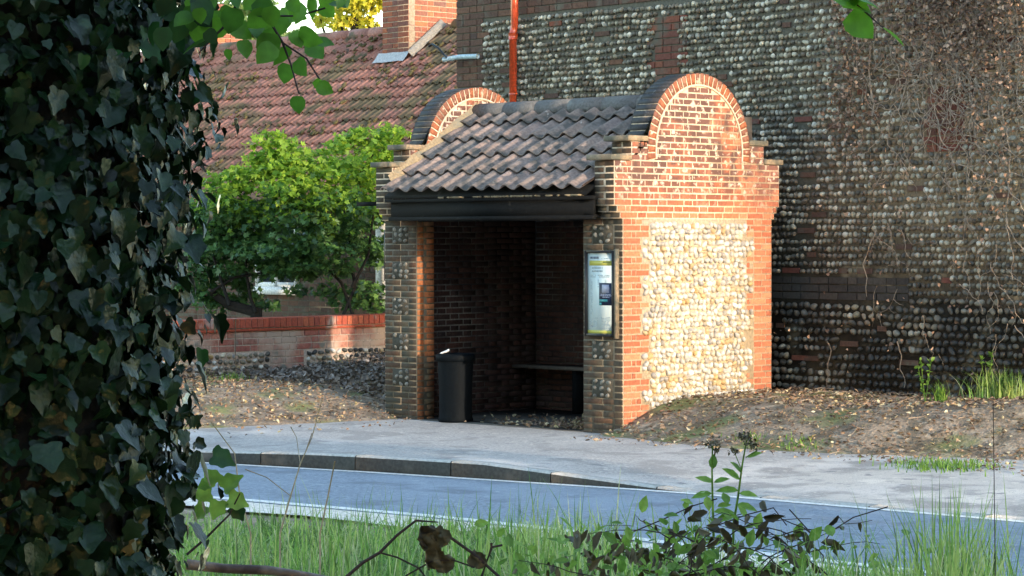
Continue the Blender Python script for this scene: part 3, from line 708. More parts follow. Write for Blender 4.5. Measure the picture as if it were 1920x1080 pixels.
for i in range(260):
    px, py = random.gauss(1800, 85), random.gauss(70, 100); creep(px, py, 14, .045, random.uniform(-math.pi, math.pi), .0032, .5, 1)
for i in range(28):
    px, py = random.uniform(1640, 1920), random.uniform(300, 640); creep(px, py, 9, .05, -math.pi/2+random.uniform(-.6, .6), .0024, .5, 1)
for px, py in ((1690, 640), (1650, 430), (1560, 640)): creep(px, py, 16, .045, -math.pi/2+random.uniform(-.4, .5), .0045, .35, 2)
mb.tube([WP(*(lambda q: (q[0], -.06, q[1]))(wall_px(x_, y_))) for x_, y_ in ((1735, 112), (1718, 122), (1708, 150), (1702, 180), (1692, 208))], .008, 5)
mb.tube([WP(*(lambda q: (q[0], -.06, q[1]))(wall_px(x_, y_))) for x_, y_ in ((1640, 90), (1637, 130), (1642, 180), (1647, 195), (1643, 218))], .008, 5)
mb.build('dry_stems', M['ivy_stem'], dc, kind='stuff')
LQ = ([(-.5, 0, 0), (0, -.1, .12), (.5, 0, 0), (.35, .55, .05), (0, 1, 0), (-.35, .55, .05)], [(0, 1, 4, 5), (1, 2, 3, 4)])
mb = MB()
for i in range(4200):
    k = random.random()
    if k < .7: px, py = random.gauss(1810, 80), random.gauss(15, 75)
    elif k < .87: px, py = random.gauss(1605, 26), random.uniform(0, 260)+random.gauss(0, 20)
    elif k < .96: px, py = random.gauss(1860, 50), random.gauss(220, 120)
    else: px, py = random.gauss(1700, 120), random.uniform(250, 700)
    u, z = wall_px(px, py); P = WP(u, -.06-random.random()*.08, z)
    if u > 5 or z < .35: continue
    x_ = unit(rng.normal(size=3)); y_ = unit(np.cross(x_, rng.normal(size=3))); mb.inst(LQ, [frame(P, x_, y_, np.cross(x_, y_), random.uniform(.018, .042))])
mb.build('dried_leaves', M['ivy_dry'], dc, kind='stuff')

# ================================================================== HOUSE WITH TILED ROOF
house = empty('tiled_house', WP(-10, 2.5, 0), A, label='low brick house with mossy red tiled roof and brick chimney left of the shelter', cat='house')
ye, ze, rp_ = .75, 2.19, R(38.0); run = 3.15; yr = ye+run; zr = ze+run*math.tan(rp_)
UA, UB = -19.0, -5.6
wbox(UA, UB, 1.05, 1.3, -.3, ze+.1, 'front_wall', 'mortar_front_shaded', house)
wbox(UB-.25, UB-.002, 1.3, 6.6, -.3, ze+.1, 'end_wall', 'mortar_red', house)
mb = MB(); mb.prism([(1.1, ze+.1), (yr, zr-.15), (2*yr-1.1, ze+.1)], UB-.24, UB-.01); mb.v = [(np.c_[q, np.ones(len(q))]@PRE.T)[:, :3] for q in mb.v]; mb.build('gable_wall', M['mortar_red'], house)
mb = MB(); mb.prism([(ye-.02, ze-.03), (yr, zr-.03), (2*yr-ye, ze-.03), (2*yr-ye, ze-.1), (yr, zr-.1), (ye-.02, ze-.1)], UA, UB); mb.v = [(np.c_[q, np.ones(len(q))]@PRE.T)[:, :3] for q in mb.v]; mb.build('roof_deck', M['timber'], house)
ex2 = .25; tw2 = .285; TB2 = pantile(tw2, ex2*1.15, amp=.038, seg=12, kind='d', th=.013)
HT = Pieces(house, 'roof_tile', [TB2], 'tile_house', True); MOSS = MB()
SLH = run/math.cos(rp_)
cu0, cu1, cy0, cy1 = -10.43, -9.86, 3.30, 4.25        # chimney footprint (u, depth)
for r_ in range(16):
    d = r_*SLH/16
    for c_ in range(int((UB-UA)/tw2)):
        u = UA+c_*tw2; yy = ye+d*math.cos(rp_); zz = ze+d*math.sin(rp_)+.03
        if cu0-.1 < u+tw2/2 < cu1+.1 and yy+.1 > cy0: continue
        P = WP(u+.1, yy, zz); x_, y_, dd = px_of(P); vis = 380 < x_ < 860 and 40 < y_ < 340 and not (x_ > 700 and y_ > 250)
        HT.add(TM((u, yy, zz), (rp_-.13+random.uniform(-.012, .012), random.uniform(-.012, .012), random.uniform(-.008, .008)), pre=PRE), (10-dd*.1 if vis else 0))
        if vis and random.random() < (.42 if (math.sin(u*1.1+r_*.5)+math.sin(u*.6-r_*.35+1)) > .1 else .12):
            for q in range(random.randint(2, 7)):
                dd_ = random.uniform(-.05, .2); MOSS.inst(ico(1), [TM((u+random.uniform(0, .26), yy+dd_*math.cos(rp_), zz+dd_*math.sin(rp_)+.028), (rp_, 0, 0), (random.uniform(.02, .05), random.uniform(.02, .06), random.uniform(.012, .025)), PRE)])
HT.done(); MOSS.build('moss', M['moss'], house, smooth=True, kind='stuff')
for c_ in range(int((UB-UA)/.45)):
    x0 = UA+c_*.45; x1 = x0+.445
    if x1 > cu0 and x0 < cu1: continue
    mb = MB(); v = []
    for xx, r0 in ((x0, .125), (x1, .12)):
        for a in np.linspace(-.3, math.pi+.3, 9): v.append((xx, yr+r0*math.cos(a), zr-.03+r0*math.sin(a)*.95))
        for a in np.linspace(math.pi+.3, -.3, 9): v.append((xx, yr+(r0-.015)*math.cos(a), zr-.03+(r0-.015)*math.sin(a)*.95))
    mb.add(v, [(i, (i+1) % 18, 18+(i+1) % 18, 18+i) for i in range(18)]+[tuple(range(18))[::-1], tuple(range(18, 36))])
    mb.v = [(np.c_[q, np.ones(len(q))]@PRE.T)[:, :3] for q in mb.v]; mb.build('ridge_tile', M['tile_house'], house)
# chimney: part of the house, bricks as its own pieces
chim = wbox(cu0+.006, cu1-.006, cy0+.006, cy1, 3.7, 5.9, 'chimney', 'mortar_chim', house)
CB = Pieces(chim, 'brick', BR, 'brick_chim', cap=300); z = 3.9; k = 0
chM = W2L  # bricks live in the chimney's frame, which equals the house frame
while z < 5.6:
    k += 1; out = .03 if z < 4.25 else 0
    off = 0 if k % 2 else 1
    u = cu0-out; seq = [.225, .112]
    i = off
    while u < cu1+out-.03:
        w = seq[i % 2]; i += 1
        if u+w > cu1+out-.05: w = cu1+out-u
        CB.add(brick_M((0, cy0-out, 0), 0, u, u+w, z, z+.073, .1, 0, PRE), 1); u += w
    q = cy0-out; i = off+1
    while q < cy1-.03:
        w = seq[i % 2]; i += 1
        if q+w > cy1-.05: w = cy1-q
        if q > cy0-out+.001 or True:
            a = max(q, cy0-out+.103)
            if q+w-a > .02: CB.add(brick_M((cu1+out, 0, 0), math.pi/2, a, q+w, z, z+.073, .1, 0, PRE), 1)
        q += w
    z += .073
CB.done()
mb = MB(); L0 = []
for t in np.linspace(0, 1, 8):
    yy = cy0-.05+(yr-cy0)*t; zz = ze+(yy-ye)*math.tan(rp_); L0 += [tuple(WP(cu1+.03, yy, zz+.14)), tuple(WP(cu1+.15, yy, zz+.055)), tuple(WP(cu1+.03, yy, zz))]
mb.add(L0, [(i*3+a, (i+1)*3+a, (i+1)*3+b, i*3+b) for i in range(7) for a, b in ((0, 1), (1, 2))]).build('cement_flashing', M['cement'], house)
mb = MB(); zf = ze+(cy0-ye)*math.tan(rp_)
mb.add([tuple(WP(u, y, z+random.uniform(-.004, .004))) for y, z in ((cy0-.15, zf-.035), (cy0-.09, zf+.025), (cy0-.035, zf+.10)) for u in np.linspace(cu0-.04, cu1+.05, 7)], [(r_*7+i, r_*7+i+1, (r_+1)*7+i+1, (r_+1)*7+i) for r_ in range(2) for i in range(6)]).build('lead_apron', M['lead'], house)
# front wall bricks and window behind the shrub
HB = Pieces(house, 'wall_brick', BR, 'brick_brown'); z = .2
while z < ze:
    u = -13.2+(.112 if int(z/.075) % 2 else 0)
    while u < -6.6:
        w = .225 if random.random() < .7 else .112
        if not (-10.3 < u+w/2 < -9.3 and .98 < z < 2.0): HB.add(brick_M((0, 1.05, 0), 0, u, u+w, z, z+.075, .05, 0, PRE), 1 if -11 < u < -7 and z < 1.8 else 0)
        u += w
    z += .075
HB.done()
win = wbox(-10.28, -9.32, .98, 1.049, 1.02, 1.12, 'window_sill', 'white', house)
for a, b, c, d, nm in ((-10.25, -10.19, 1.12, 2.0, 'window_frame'), (-9.41, -9.35, 1.12, 2.0, 'window_frame'), (-9.83, -9.77, 1.12, 2.0, 'window_frame'), (-10.19, -9.41, 1.94, 2.0, 'window_frame'), (-10.19, -9.41, 1.121, 1.18, 'window_frame')):
    wbox(a, b, 1.0, 1.048 if a != -10.19 else 1.044, c, d, nm, 'white', house)
wbox(-10.25, -9.35, 1.046, 1.0485, 1.12, 2.0, 'window_pane', 'glass', house)
wbox(-7.75, -7.55, 1.0, 1.04, 1.0, 2.0, 'window_frame', 'white', house)
# stray gutter end with cable near the corner of the tall building
g0 = wall_px(832, 112, -.12); g1 = wall_px(896, 108, -.12)
ov = empty('overflow_gutter', WP(g0[0], -.12, g0[1]), label='short pale blue grey gutter sticking out above the left arch of the shelter', cat='gutter')
MB().tube([WP(g0[0], -.12, g0[1]), WP((g0[0]+g1[0])/2, -.12, g0[1]+.015), WP(g1[0], -.12, g1[1]+.015)], .028, 10).build('channel', M['pvc'], ov, smooth=True)
cp = [WP(*(lambda q: (q[0], -.14, q[1]))(wall_px(a, b))) for a, b in ((822, 88), (828, 84), (840, 92), (850, 104), (856, 110))]
MB().tube(cp, .014, 6).build('cable', M['frame_black'], ov)
# second chimney beyond the ridge
c2 = at(408, 72, 42); ch2 = empty('distant_chimney', c2, label='small brick chimney top with clay pot beyond the ridge at upper left', cat='chimney')
rm = np.array([math.cos(A), math.sin(A), 0])
MB().box(c2+(-.3, -.3, -1.6), c2+(.3, .3, .12)).build('stack', M['mortar_chim'], ch2)
CB2 = Pieces(ch2, 'brick', BR, 'brick_chim')
for k in range(16):
    zz = c2[2]-.95+k*.075-.12
    for rz, ox, oy in ((0, c2[0], c2[1]-.31), (math.pi/2, c2[0]+.31, c2[1])):
        u = -.31
        for w in ((.225, .112, .225, .058) if k % 2 else (.112, .225, .112, .171)): CB2.add(brick_M((ox, oy, 0), rz, u, min(u+w, .31), zz, zz+.075, .05, .004), 1); u += w
CB2.done()
MB().box(c2+(-.34, -.34, .12), c2+(.34, .34, .2)).build('cap', M['cement'], ch2)
MB().lathe([(.13, .2), (.11, .5), (.13, .52), (.13, .58), (.09, .58)], c2, 16).build('pot', M['brick_chim'], ch2, smooth=True)

# ================================================================== GARDEN WALL
gw = empty('garden_wall', (-6.8, 1.5, .2), label='low red brick and flint garden wall with brick on edge coping left of the shelter', cat='wall')
MB().box((-6.92, -2.2, -.2), (-6.706, 6.0, .70)).build('wall_core', M['mortar_red'], gw)
MB().box((-6.945, -2.2, .805), (-6.675, 6.0, .84)).build('coping_mortar', M['mortar_red'], gw)
MB().box((-6.95, -2.2, .701), (-6.68, 6.0, .732)).build('creasing_course', M['brick_red'], gw)
MB().box((-6.94, -2.2, .7325), (-6.676, 6.0, .804)).build('coping_bed', M['mortar_red'], gw)
GB = Pieces(gw, 'brick', BR, 'brick_garden')
GC = Pieces(gw, 'coping_brick', BR, 'brick_red')
y = -2.2
while y < 6: GC.add(brick_M((-6.664, 0, 0), math.pi/2, y, y+.084, .733, .852, .29), 1 if 0 < y < 3.4 else 0); y += .084
GC.done()
for k in range(9):
    z = .70-.076*(k+1); segs = [(-2.2, 6)] if k < 3 else [(1.45, 1.96), (3.3, 3.8), (-.6, -.1)]
    for a, b in segs:
        y = a+(.112 if k % 2 and k < 3 else 0); i = k
        while y < b-.03:
            w = min((.225, .225, .112)[i % 3], b-y); i += 1; GB.add(brick_M((-6.70, 0, 0), math.pi/2, y, y+w, z, z+.076, .06), 1 if 0 < y < 3.3 else 0); y += w
GB.done()
GF = Pieces(gw, 'flint', ST, 'flint_dark', True); z = .10
for r_ in range(5):
    z = .435-r_*.068
    for a, b in ((-.1, 1.45), (1.96, 3.3), (3.8, 6), (-2.2, -.6)):
        y = a+.03
        while y < b-.02:
            w = random.uniform(.028, .045); GF.add(TM((-6.70, y+w, z+random.uniform(-.01, .01)), (random.uniform(-.6, .6), 0, 0), (.035, w, .03)), w if 0 < y < 3.3 else 0, mat='flint_pale' if random.random() < .35 else None); y += 2*w+.008
GF.done()
MB().tube([(-6.66, .93, .85), (-6.655, .92, .7), (-6.66, .925, .35), (-6.65, .95, .22)], .006, 5).build('hanging_cable', M['coping'], label='thin pale cable hanging down over the garden wall coping', cat='cable')

# ================================================================== LEAVES, LITTER, GRASS
def scatter(name, n, fpos, base, mat, smin, smax, flat=.6, **k):
    mb = MB()
    for i in range(n):
        P = fpos()
        if P is None: continue
        nrm = unit(np.array([0, 0, 1])+rng.normal(size=3)*(1-flat)); x_ = unit(np.cross(nrm, rng.normal(size=3))); mb.inst(base, [frame(P, x_, np.cross(nrm, x_), nrm, random.uniform(smin, smax))])
    return mb.build(name, M[mat], **k)
CURL = ([(-.35, 0, .12), (0, -.08, 0), (.35, 0, .14), (.3, .5, .22), (0, 1, .08), (-.3, .5, .2), (0, .5, 0)], [(0, 1, 6, 5), (1, 2, 3, 6), (5, 6, 4), (6, 3, 4)])
def pos_r():
    x, y = random.uniform(-.1, 6), random.uniform(-.7, 2.5)
    if x < 0 and y > -.05: return None
    h = bank_r(x, y)
    if h < .012 and random.random() > .3: return None
    return np.array([x, y, ground_z(x, y)+.006])
def pos_l():
    x, y = random.uniform(-6.7, -2.2), random.uniform(-3.2, 3.4)
    if x > -3.2 and y > -.05: return None
    if bank_l(x, y) < .012 and random.random() > .06: return None
    return np.array([x, y, ground_z(x, y)+.006+random.random()*.02])
scatter('leaf_litter', 9000, pos_r, CURL, 'litter', .012, .05, .62, kind='stuff', label='brown and yellow fallen leaves over the bank right of the shelter', cat='leaf litter')
scatter('leaf_litter', 9000, pos_l, CURL, 'litter', .02, .045, .5, kind='stuff', label='heap of fallen leaves between the shelter and the garden wall', cat='leaf litter')
def pos_d():
    x, y = random.uniform(-6.5, -3.3), random.uniform(.2, 3.3); return np.array([x, y, ground_z(x, y)+random.random()*.06])
scatter('dark_debris', 4500, pos_d, CURL, 'litter_dark', .03, .075, .2, kind='stuff', label='grey heap of dead twigs and leaves against the garden wall', cat='debris')
mb = MB()
for i in range(170):
    P = pos_r() if i % 2 else pos_l()
    if P is None: continue
    a = random.uniform(0, 6.28); L_ = random.uniform(.06, .28); q = P+np.array([math.cos(a)*L_*.5, math.sin(a)*L_*.5, .02]); r_ = P+np.array([math.cos(a+.3)*L_, math.sin(a+.3)*L_, 0]); r_[2] = float(ground_z(r_[0], r_[1]))+.01; mb.tube([P+np.array([0, 0, .005]), q, r_], [.004, .003, .002], 4)
mb.build('fallen_twigs', M['ivy_stem'], kind='stuff', label='thin fallen twigs strewn over the leafy banks', cat='twigs')
def pos_i():
    x = -.3-abs(random.gauss(0, .7)); y = random.uniform(.05, 1.8)
    if x < -2.85 or (x > -.5 and y < .26): return None
    return np.array([x, y, -.018+random.random()*.05*max(0, 1+x*.7)])
scatter('blown_leaves', 1500, pos_i, CURL, 'litter', .03, .055, .3, kind='stuff', label='dry leaves blown into the dark right corner inside the shelter', cat='leaf litter')
def blade(mb, P, h, w, lean, az, seg=3):
    d = np.array([math.cos(az), math.sin(az), 0]); side = np.array([-d[1], d[0], 0]); v = []
    for i in range(seg+1):
        t = i/seg; c = P+d*lean*h*t*t+np.array([0, 0, h*(t-.25*lean*t*t)]); ww = w*(1-t)**.7
        if i < seg: v += [c-side*ww, c+side*ww]
        else: v += [c]
    f = [(2*i, 2*i+1, 2*i+3, 2*i+2) for i in range(seg-1)]+[(2*seg-2, 2*seg-1, 2*seg)]
    mb.add(v, f)
WEEDL = MB(); mb = MB()                                  # verge grass
for i in range(26000):
    px = random.uniform(330, 1960); d = random.uniform(9.5, 15.2)
    lat = (px-960)/FPX*d; P = CAM+FW*d+RT*lat; x, y = P[0], P[1]
    if y > near_y(x)-.30-.25*random.random()**2: continue
    dens = 1 if px < 1150 else .8
    if random.random() > dens: continue
    z = float(ground_z(x, y)); hmax = (.27 if px < 1150 else .19)*(.55+.5*abs(math.sin(x*3.1+math.sin(y*2.3)*2)*math.sin(y*3.7+x*1.3))+.25*math.sin(x*9.7+y*7.3)**2)
    zc_ = hmax*random.uniform(.35, 1.1); top = px_of((x, y, z+zc_))[1]
    if px > 1150: 
        lim = 1040 if px < 1500 else 1000
        if top < lim and random.random() < .85: continue
    elif top < 935+.03*(px-400) and random.random() < .7: continue
    blade(mb, np.array([x, y, z-.01]), zc_, random.uniform(.0035, .0105), random.uniform(.1, 1.6), random.uniform(0, 6.28))
for i in range(1700):                                     # broad weed leaves low in the grass
    px = random.uniform(330, 1960); d = random.uniform(9.8, 13.6); P = CAM+FW*d+RT*((px-960)/FPX*d); x, y = P[0], P[1]
    if y > near_y(x)-.6 or math.sin(x*4+y*3)*math.sin(y*5-x*2) < -.1: continue
    z = float(ground_z(x, y))+random.uniform(.01, .10)
    nrm = unit(np.array([0, 0, 1.])+rng.normal(size=3)*.6); x_ = unit(np.cross(nrm, rng.normal(size=3)))
    WEEDL.inst(([(0, 0, 0), (-.3, .3, .07), (-.28, .7, .06), (0, 1, -.05), (.28, .7, .06), (.3, .3, .07), (0, .5, -.02)], [(0, 6, 2, 1), (6, 3, 2), (0, 5, 4, 6), (6, 4, 3)]), [frame(np.array([x, y, z]), x_, np.cross(nrm, x_), nrm, random.uniform(.03, .075))])
WEEDL.build('verge_weeds', M['weed'], kind='stuff', label='low broad leaved weeds among the verge grass', cat='weeds')
# tall thin grass stems
def tall(px, ytop, d, az=None, w=.0028, lean=.25):
    P0 = at(px, ytop, d); z0 = float(ground_z(P0[0], P0[1])); h = P0[2]-z0
    if h < .1: return
    blade(mb, np.array([P0[0], P0[1], z0]), h, w, lean, random.uniform(0, 6.28) if az is None else az, 5)
for i in range(330): tall(random.gauss(930, 240), random.gauss(950, 32), random.uniform(11, 13.5), lean=random.uniform(.05, .45), w=.0068)
for i in range(170): tall(random.uniform(380, 760), random.gauss(935, 28), random.uniform(11, 13), lean=random.uniform(.05, .4), w=.0046)
for i in range(420): tall(random.gauss(1790, 80), random.gauss(985, 42), random.uniform(8.5, 11.5), lean=random.uniform(.05, .5), w=.0066)
for i in range(60): tall(random.gauss(1775, 24), random.uniform(870, 960), random.uniform(9, 10.5), lean=random.uniform(.05, .35), w=.008)
for i in range(80): tall(random.gauss(1540, 40), random.uniform(935, 1030), random.uniform(9, 11), lean=random.uniform(.1, .4), w=.0048)
for i in range(14): tall(random.gauss(975, 12), random.uniform(872, 930), 12, lean=random.uniform(.05, .25), w=.003)
for i in range(10): tall(random.gauss(1018, 14), random.uniform(868, 930), 12, lean=random.uniform(.05, .2), w=.003)
mb.build('verge_grass', M['grass'], kind='stuff', label='green grass on the near verge along the road', cat='grass')
# bank grass tufts
def tuft(px, py, z, n, h, sp, label, d=None, mat='grass', w=.006):
    r = FW+RT*(px-960)/FPX+UP*(540-py)/FPX
    P = CAM+r*((z-CAM[2])/r[2]) if d is None else at(px, py, d)
    mb = MB(); c = P
    for i in range(n):
        x, y = c[0]+random.gauss(0, sp), c[1]+random.gauss(0, sp*.8); blade(mb, np.array([x, y, float(ground_z(x, y))]), h*random.uniform(.5, 1.1), w, random.uniform(.1, .9), random.uniform(0, 6.28))
    return mb.build('grass_tuft', M[mat], label=label, cat='grass', kind='stuff')
tuft(1765, 838, .12, 420, .07, .22, 'bright low green tuft near the pavement edge at right', mat='weed')
tuft(1875, 735, .36, 260, .30, .16, 'tall grass clump at the foot of the flint wall, far right', mat='grass')
tuft(1762, 745, .34, 60, .2, .03, 'slim yellow green plant just right of the leafy weed by the flint wall', mat='weed')
tuft(1500, 815, .1, 60, .06, .10, 'small green tuft on the leafy bank right of the shelter', mat='weed')
tuft(1405, 805, .12, 50, .06, .10, 'smaller green tuft nearest the shelter on the leafy bank', mat='weed')
tuft(435, 745, .05, 70, .12, .10, 'weed tuft on the leaf heap beside the ivy trunk', mat='weed')

# ------------------------------------------------------------------ leafy plants
LEAF = ([(0, 0, 0), (-.22, .2, .05), (-.3, .5, .07), (-.17, .8, .03), (0, 1.02, -.04), (.17, .8, .03), (.3, .5, .07), (.22, .2, .05), (0, .5, -.02)], [(0, 8, 2, 1), (8, 4, 3, 2), (0, 7, 6, 8), (8, 6, 5, 4)])
LIME = ([(0, 0, 0), (-.30, .02, .02), (-.46, .25, .06), (-.44, .55, .07), (-.25, .82, .04), (0, 1.05, -.05), (.25, .82, .04), (.44, .55, .07), (.46, .25, .06), (.30, .02, .02), (0, .3, 0), (0, .65, -.01)],
        [(0, 10, 2, 1), (10, 11, 3, 2), (11, 5, 4, 3), (0, 9, 8, 10), (10, 8, 7, 11), (11, 7, 6, 5)])
def ivyleaf(var):
    r = random.Random(var); j = lambda: r.uniform(-.04, .04)
    k = r.uniform(.0, .09)
    pts = [(0, 0), (-.22+j(), -.13+j()), (-.48+j(), .0+j()), (-.44+k+j(), .22+j()), (-.47+j(), .46+j()), (-.28+k+j(), .64+j()), (j(), 1.02+j()), (.28-k+j(), .64+j()), (.47+j(), .46+j()), (.44-k+j(), .22+j()), (.48+j(), .0+j()), (.22+j(), -.13+j())]
    q_ = []
    for a_, b_ in zip(pts, pts[1:]+pts[:1]): q_ += [(a_[0]*.8+b_[0]*.2, a_[1]*.8+b_[1]*.2), (a_[0]*.25+b_[0]*.75, a_[1]*.25+b_[1]*.75)]
    pts = q_
    fold = r.uniform(-.1, .45); curl = r.uniform(-.05, .45)
    v = [(x, y, fold*abs(x)-curl*y*y+r.uniform(-.02, .02)) for x, y in pts]+[(0, .33, -.02)]
    return v, [(24, i, (i+1) % 24) for i in range(24)]
IVY = [ivyleaf(s) for s in range(14)]
# ivy clad tree trunk
TC = np.array([10.43, -13.46]); TR = .31
tz0 = float(ground_z(*TC))
ivy_tree = empty('ivy_clad_tree', (*TC, tz0), label='large tree trunk covered in dark ivy filling the left of the view', cat='tree')
mb = MB(); pts = [(TC[0]+.03*math.sin(z), TC[1], z) for z in np.linspace(tz0-.1, 6.5, 16)]
mb.tube(pts, [TR*(1.12-.03*i) if i < 3 else TR for i in range(16)], 24).build('trunk', M['bark'], ivy_tree, smooth=True)
mb = MB()
for i in range(26):
    a = random.uniform(0, 6.28); pts = []
    for z in np.linspace(tz0, 4, 26): a += random.gauss(0, .07); pts.append((TC[0]+(TR+.012)*math.cos(a), TC[1]+(TR+.012)*math.sin(a), z))
    mb.tube(pts, random.uniform(.004, .012), 5)
mb.build('ivy_stem', M['bark'], ivy_tree, kind='stuff')
IP = Pieces(ivy_tree, 'ivy_leaf', IVY, 'ivy', True)
to_cam = unit((CAM-np.array([*TC, 1.7]))[:2])
def ivy_add(a, z, s, rad, pri=0, mat='ivy'):
    o = np.array([math.cos(a), math.sin(a), 0.]); P = np.array([TC[0], TC[1], z])+o*rad
    down = unit(np.array([0, 0, -1.])+rng.normal(size=3)*.38); nrm = unit(o+rng.normal(size=3)*.45+np.array([0, 0, .25])); down = unit(down-nrm*(down@nrm))
    IP.add(frame(P, np.cross(down, nrm), down, nrm, s), pri, mat=mat)
a_cam = math.atan2(to_cam[1], to_cam[0])
for i in range(11500):
    z = random.uniform(tz0+.02, 3.4) if i % 3 else random.uniform(.95, 2.35); a = a_cam+random.uniform(-1.9, 1.9) if i < 10700 else random.uniform(0, 6.28)
    bul = .03*math.sin(z*4.1)+.025*math.sin(z*9+a*3)
    rad = TR+.03+abs(random.gauss(0, .05))+bul*.6; s = random.uniform(.016, .047)
    if random.random() < .12: s = random.uniform(.055, .072)
    P = np.array([TC[0]+rad*math.cos(a), TC[1]+rad*math.sin(a), z]); X_, Y_, _ = px_of(P)
    vis = 0 < X_ < 430 and 0 < Y_ < 1080 and math.cos(a-a_cam) > 0
    mt = 'ivy'
    if random.random() < .005: mt = 'ivy_yellow' if z < 1.3 else 'ivy_new'
    if z > 2.0 and random.random() < .12: mt = 'ivy_new'
    ivy_add(a, z, s, rad, (s*rad if vis else 0), mt)
IP.done()

def leafy(name, label, cat, stems, leaves, stem_mat='twig', leaf_mat='lime_leaf', base=LIME, group=None, lname='leaf'):
    o = empty(name, stems[0][0][0] if stems else leaves[0][0], label=label, cat=cat, group=group)
    mb = MB()
    for pts, r in stems: mb.tube(pts, r, 5)
    if stems: mb.build('stem', M[stem_mat], o, smooth=True)
    lp = Pieces(o, lname, [base], leaf_mat, True)
    for P, up, nrm, s, *mt in leaves:
        up = unit(up); nrm = unit(np.asarray(nrm)-up*(np.asarray(nrm)@up)); lp.add(frame(P, np.cross(up, nrm), up, nrm, s), s, mat=(mt[0] if mt else None))
    lp.done(); return o
# overhanging sprig at the top left
D5 = 4.6
def axis(px, py, d, ang):            # image direction (angle from image-up, clockwise) as a world vector
    return UP*math.cos(ang)+RT*math.sin(ang)
stems = [([at(470, -60, D5), at(500, 30, D5), at(530, 80, D5), at(545, 120, D5), at(560, 175, D5)], [.004, .003, .0025, .002, .0015]),
         ([at(530, 80, D5), at(575, 110, D5), at(600, 150, D5)], .0018), ([at(470, -60, D5), at(430, 40, D5), at(400, 70, D5), at(372, 100, D5)], [.004, .003, .002, .0015]),
         ([at(500, 30, D5), at(560, 30, D5), at(610, 15, D5)], .002)]
LV = []
fixed = [(558, 180, 3.1, 38), (540, 120, 3.4, 45), (556, 112, 2.6, 42), (590, 150, 2.2, 46), (505, 62, 3.3, 60), (560, 60, 2.0, 55), (580, 82, 2.4, 48), (530, 30, 3.6, 55), (515, 85, 3.9, 52),
         (470, 40, 2.6, 52), (440, 15, 3.4, 55), (420, 40, 3.9, 48), (385, 75, 4.2, 55), (400, 20, 3.0, 52), (480, 0, 2.4, 50), (545, 15, 2.2, 42), (610, -10, 2.9, 40), (640, -18, 3.3, 40), (455, 75, 2.9, 40),
         (595, 160, 2.0, 36), (435, 45, 2.2, 50), (375, 40, 3.3, 50), (500, 20, 4.0, 55), (360, 10, 3.2, 55), (590, 78, 1.7, 42), (545, 92, 4.0, 50), (620, 5, 1.9, 38), (395, -10, 3.6, 60), (428, 92, 3.1, 24)]
for px, py, ang, sz in fixed:
    P = at(px, py, D5+random.uniform(-.12, .12)); up = axis(px, py, D5, ang)+FW*random.uniform(-.4, .4); nr = -FW+rng.normal(size=3)*.5+np.array([0, 0, .3])
    LV.append((P, up, nr, sz/FPX*D5*.88))
for i in range(22): LV.append((at(random.uniform(290, 400), random.uniform(-30, 75), D5+random.uniform(-.2, .3)), axis(0, 0, 0, random.uniform(2.4, 4.0)), -FW+rng.normal(size=3)*.6+np.array([0, 0, .3]), random.uniform(30, 50)/FPX*D5, 'ivy_new'))
for i in range(26):
    px, py = random.uniform(350, 640), random.uniform(-60, 30) if random.random() < .6 else random.uniform(-20, 80)
    if py > 95-(abs(px-480)*.35): continue
    LV.append((at(px, py, D5+random.uniform(-.2, .3)), axis(0, 0, 0, random.uniform(2.0, 4.3))+FW*random.uniform(-.5, .5), -FW+rng.normal(size=3)*.6+np.array([0, 0, .3]), random.uniform(28, 46)/FPX*D5))
leafy('hanging_branch', 'green leafy tree branch hanging in front of the tiled roof at upper left', 'branch', stems, LV)
D6 = 4.2
LV = [(at(1590, 28, D6), axis(0, 0, 0, 2.3), -FW+UP*.3, 62/FPX*D6), (at(1560, -12, D6), axis(0, 0, 0, 2.0), -FW*.5+UP*.9-RT*.3, 80/FPX*D6), (at(1590, -6, D6), axis(0, 0, 0, 1.9), UP-FW*.25, 60/FPX*D6),
      (at(1655, 52, D6), axis(0, 0, 0, 2.25), UP*.75+RT*.65-FW*.12, 52/FPX*D6), (at(1575, 5, D6), axis(0, 0, 0, 1.2), -FW+UP*.5, 45/FPX*D6)]
leafy('hanging_leaf_sprig', 'small sprig with one bright green leaf hanging at upper right over the flint wall', 'branch', [([at(1540, -60, D6), at(1590, -5, D6), at(1625, 25, D6), at(1655, 52, D6)], [.003, .002, .0015, .001])], LV)
# ivy shoot at the trunk's right foot
D7 = 5.4
leafy('ivy_shoot', 'young green ivy shoot on a twig beside the foot of the ivy trunk', 'plant', [([at(350, 1040, D7), at(385, 1010, D7), at(430, 965, D7), at(450, 925, D7)], [.003, .003, .002, .0015])],
      [(at(a, b, D7+random.uniform(-.05, .05)), axis(0, 0, 0, c), -FW+UP*.6+rng.normal(size=3)*.3, s/FPX*D7, 'weed' if k else 'ivy_new') for a, b, c, s, k in ((395, 925, 4.6, 40, 1), (405, 905, 5.6, 38, 1), (420, 915, .9, 46, 1), (430, 935, 1.9, 42, 1), (410, 940, 3.4, 40, 1), (385, 950, 3.9, 36, 1), (440, 950, 2.6, 34, 0), (395, 905, 4.4, 30, 1), (400, 855, 1.9, 48, 0))], base=IVY[0])
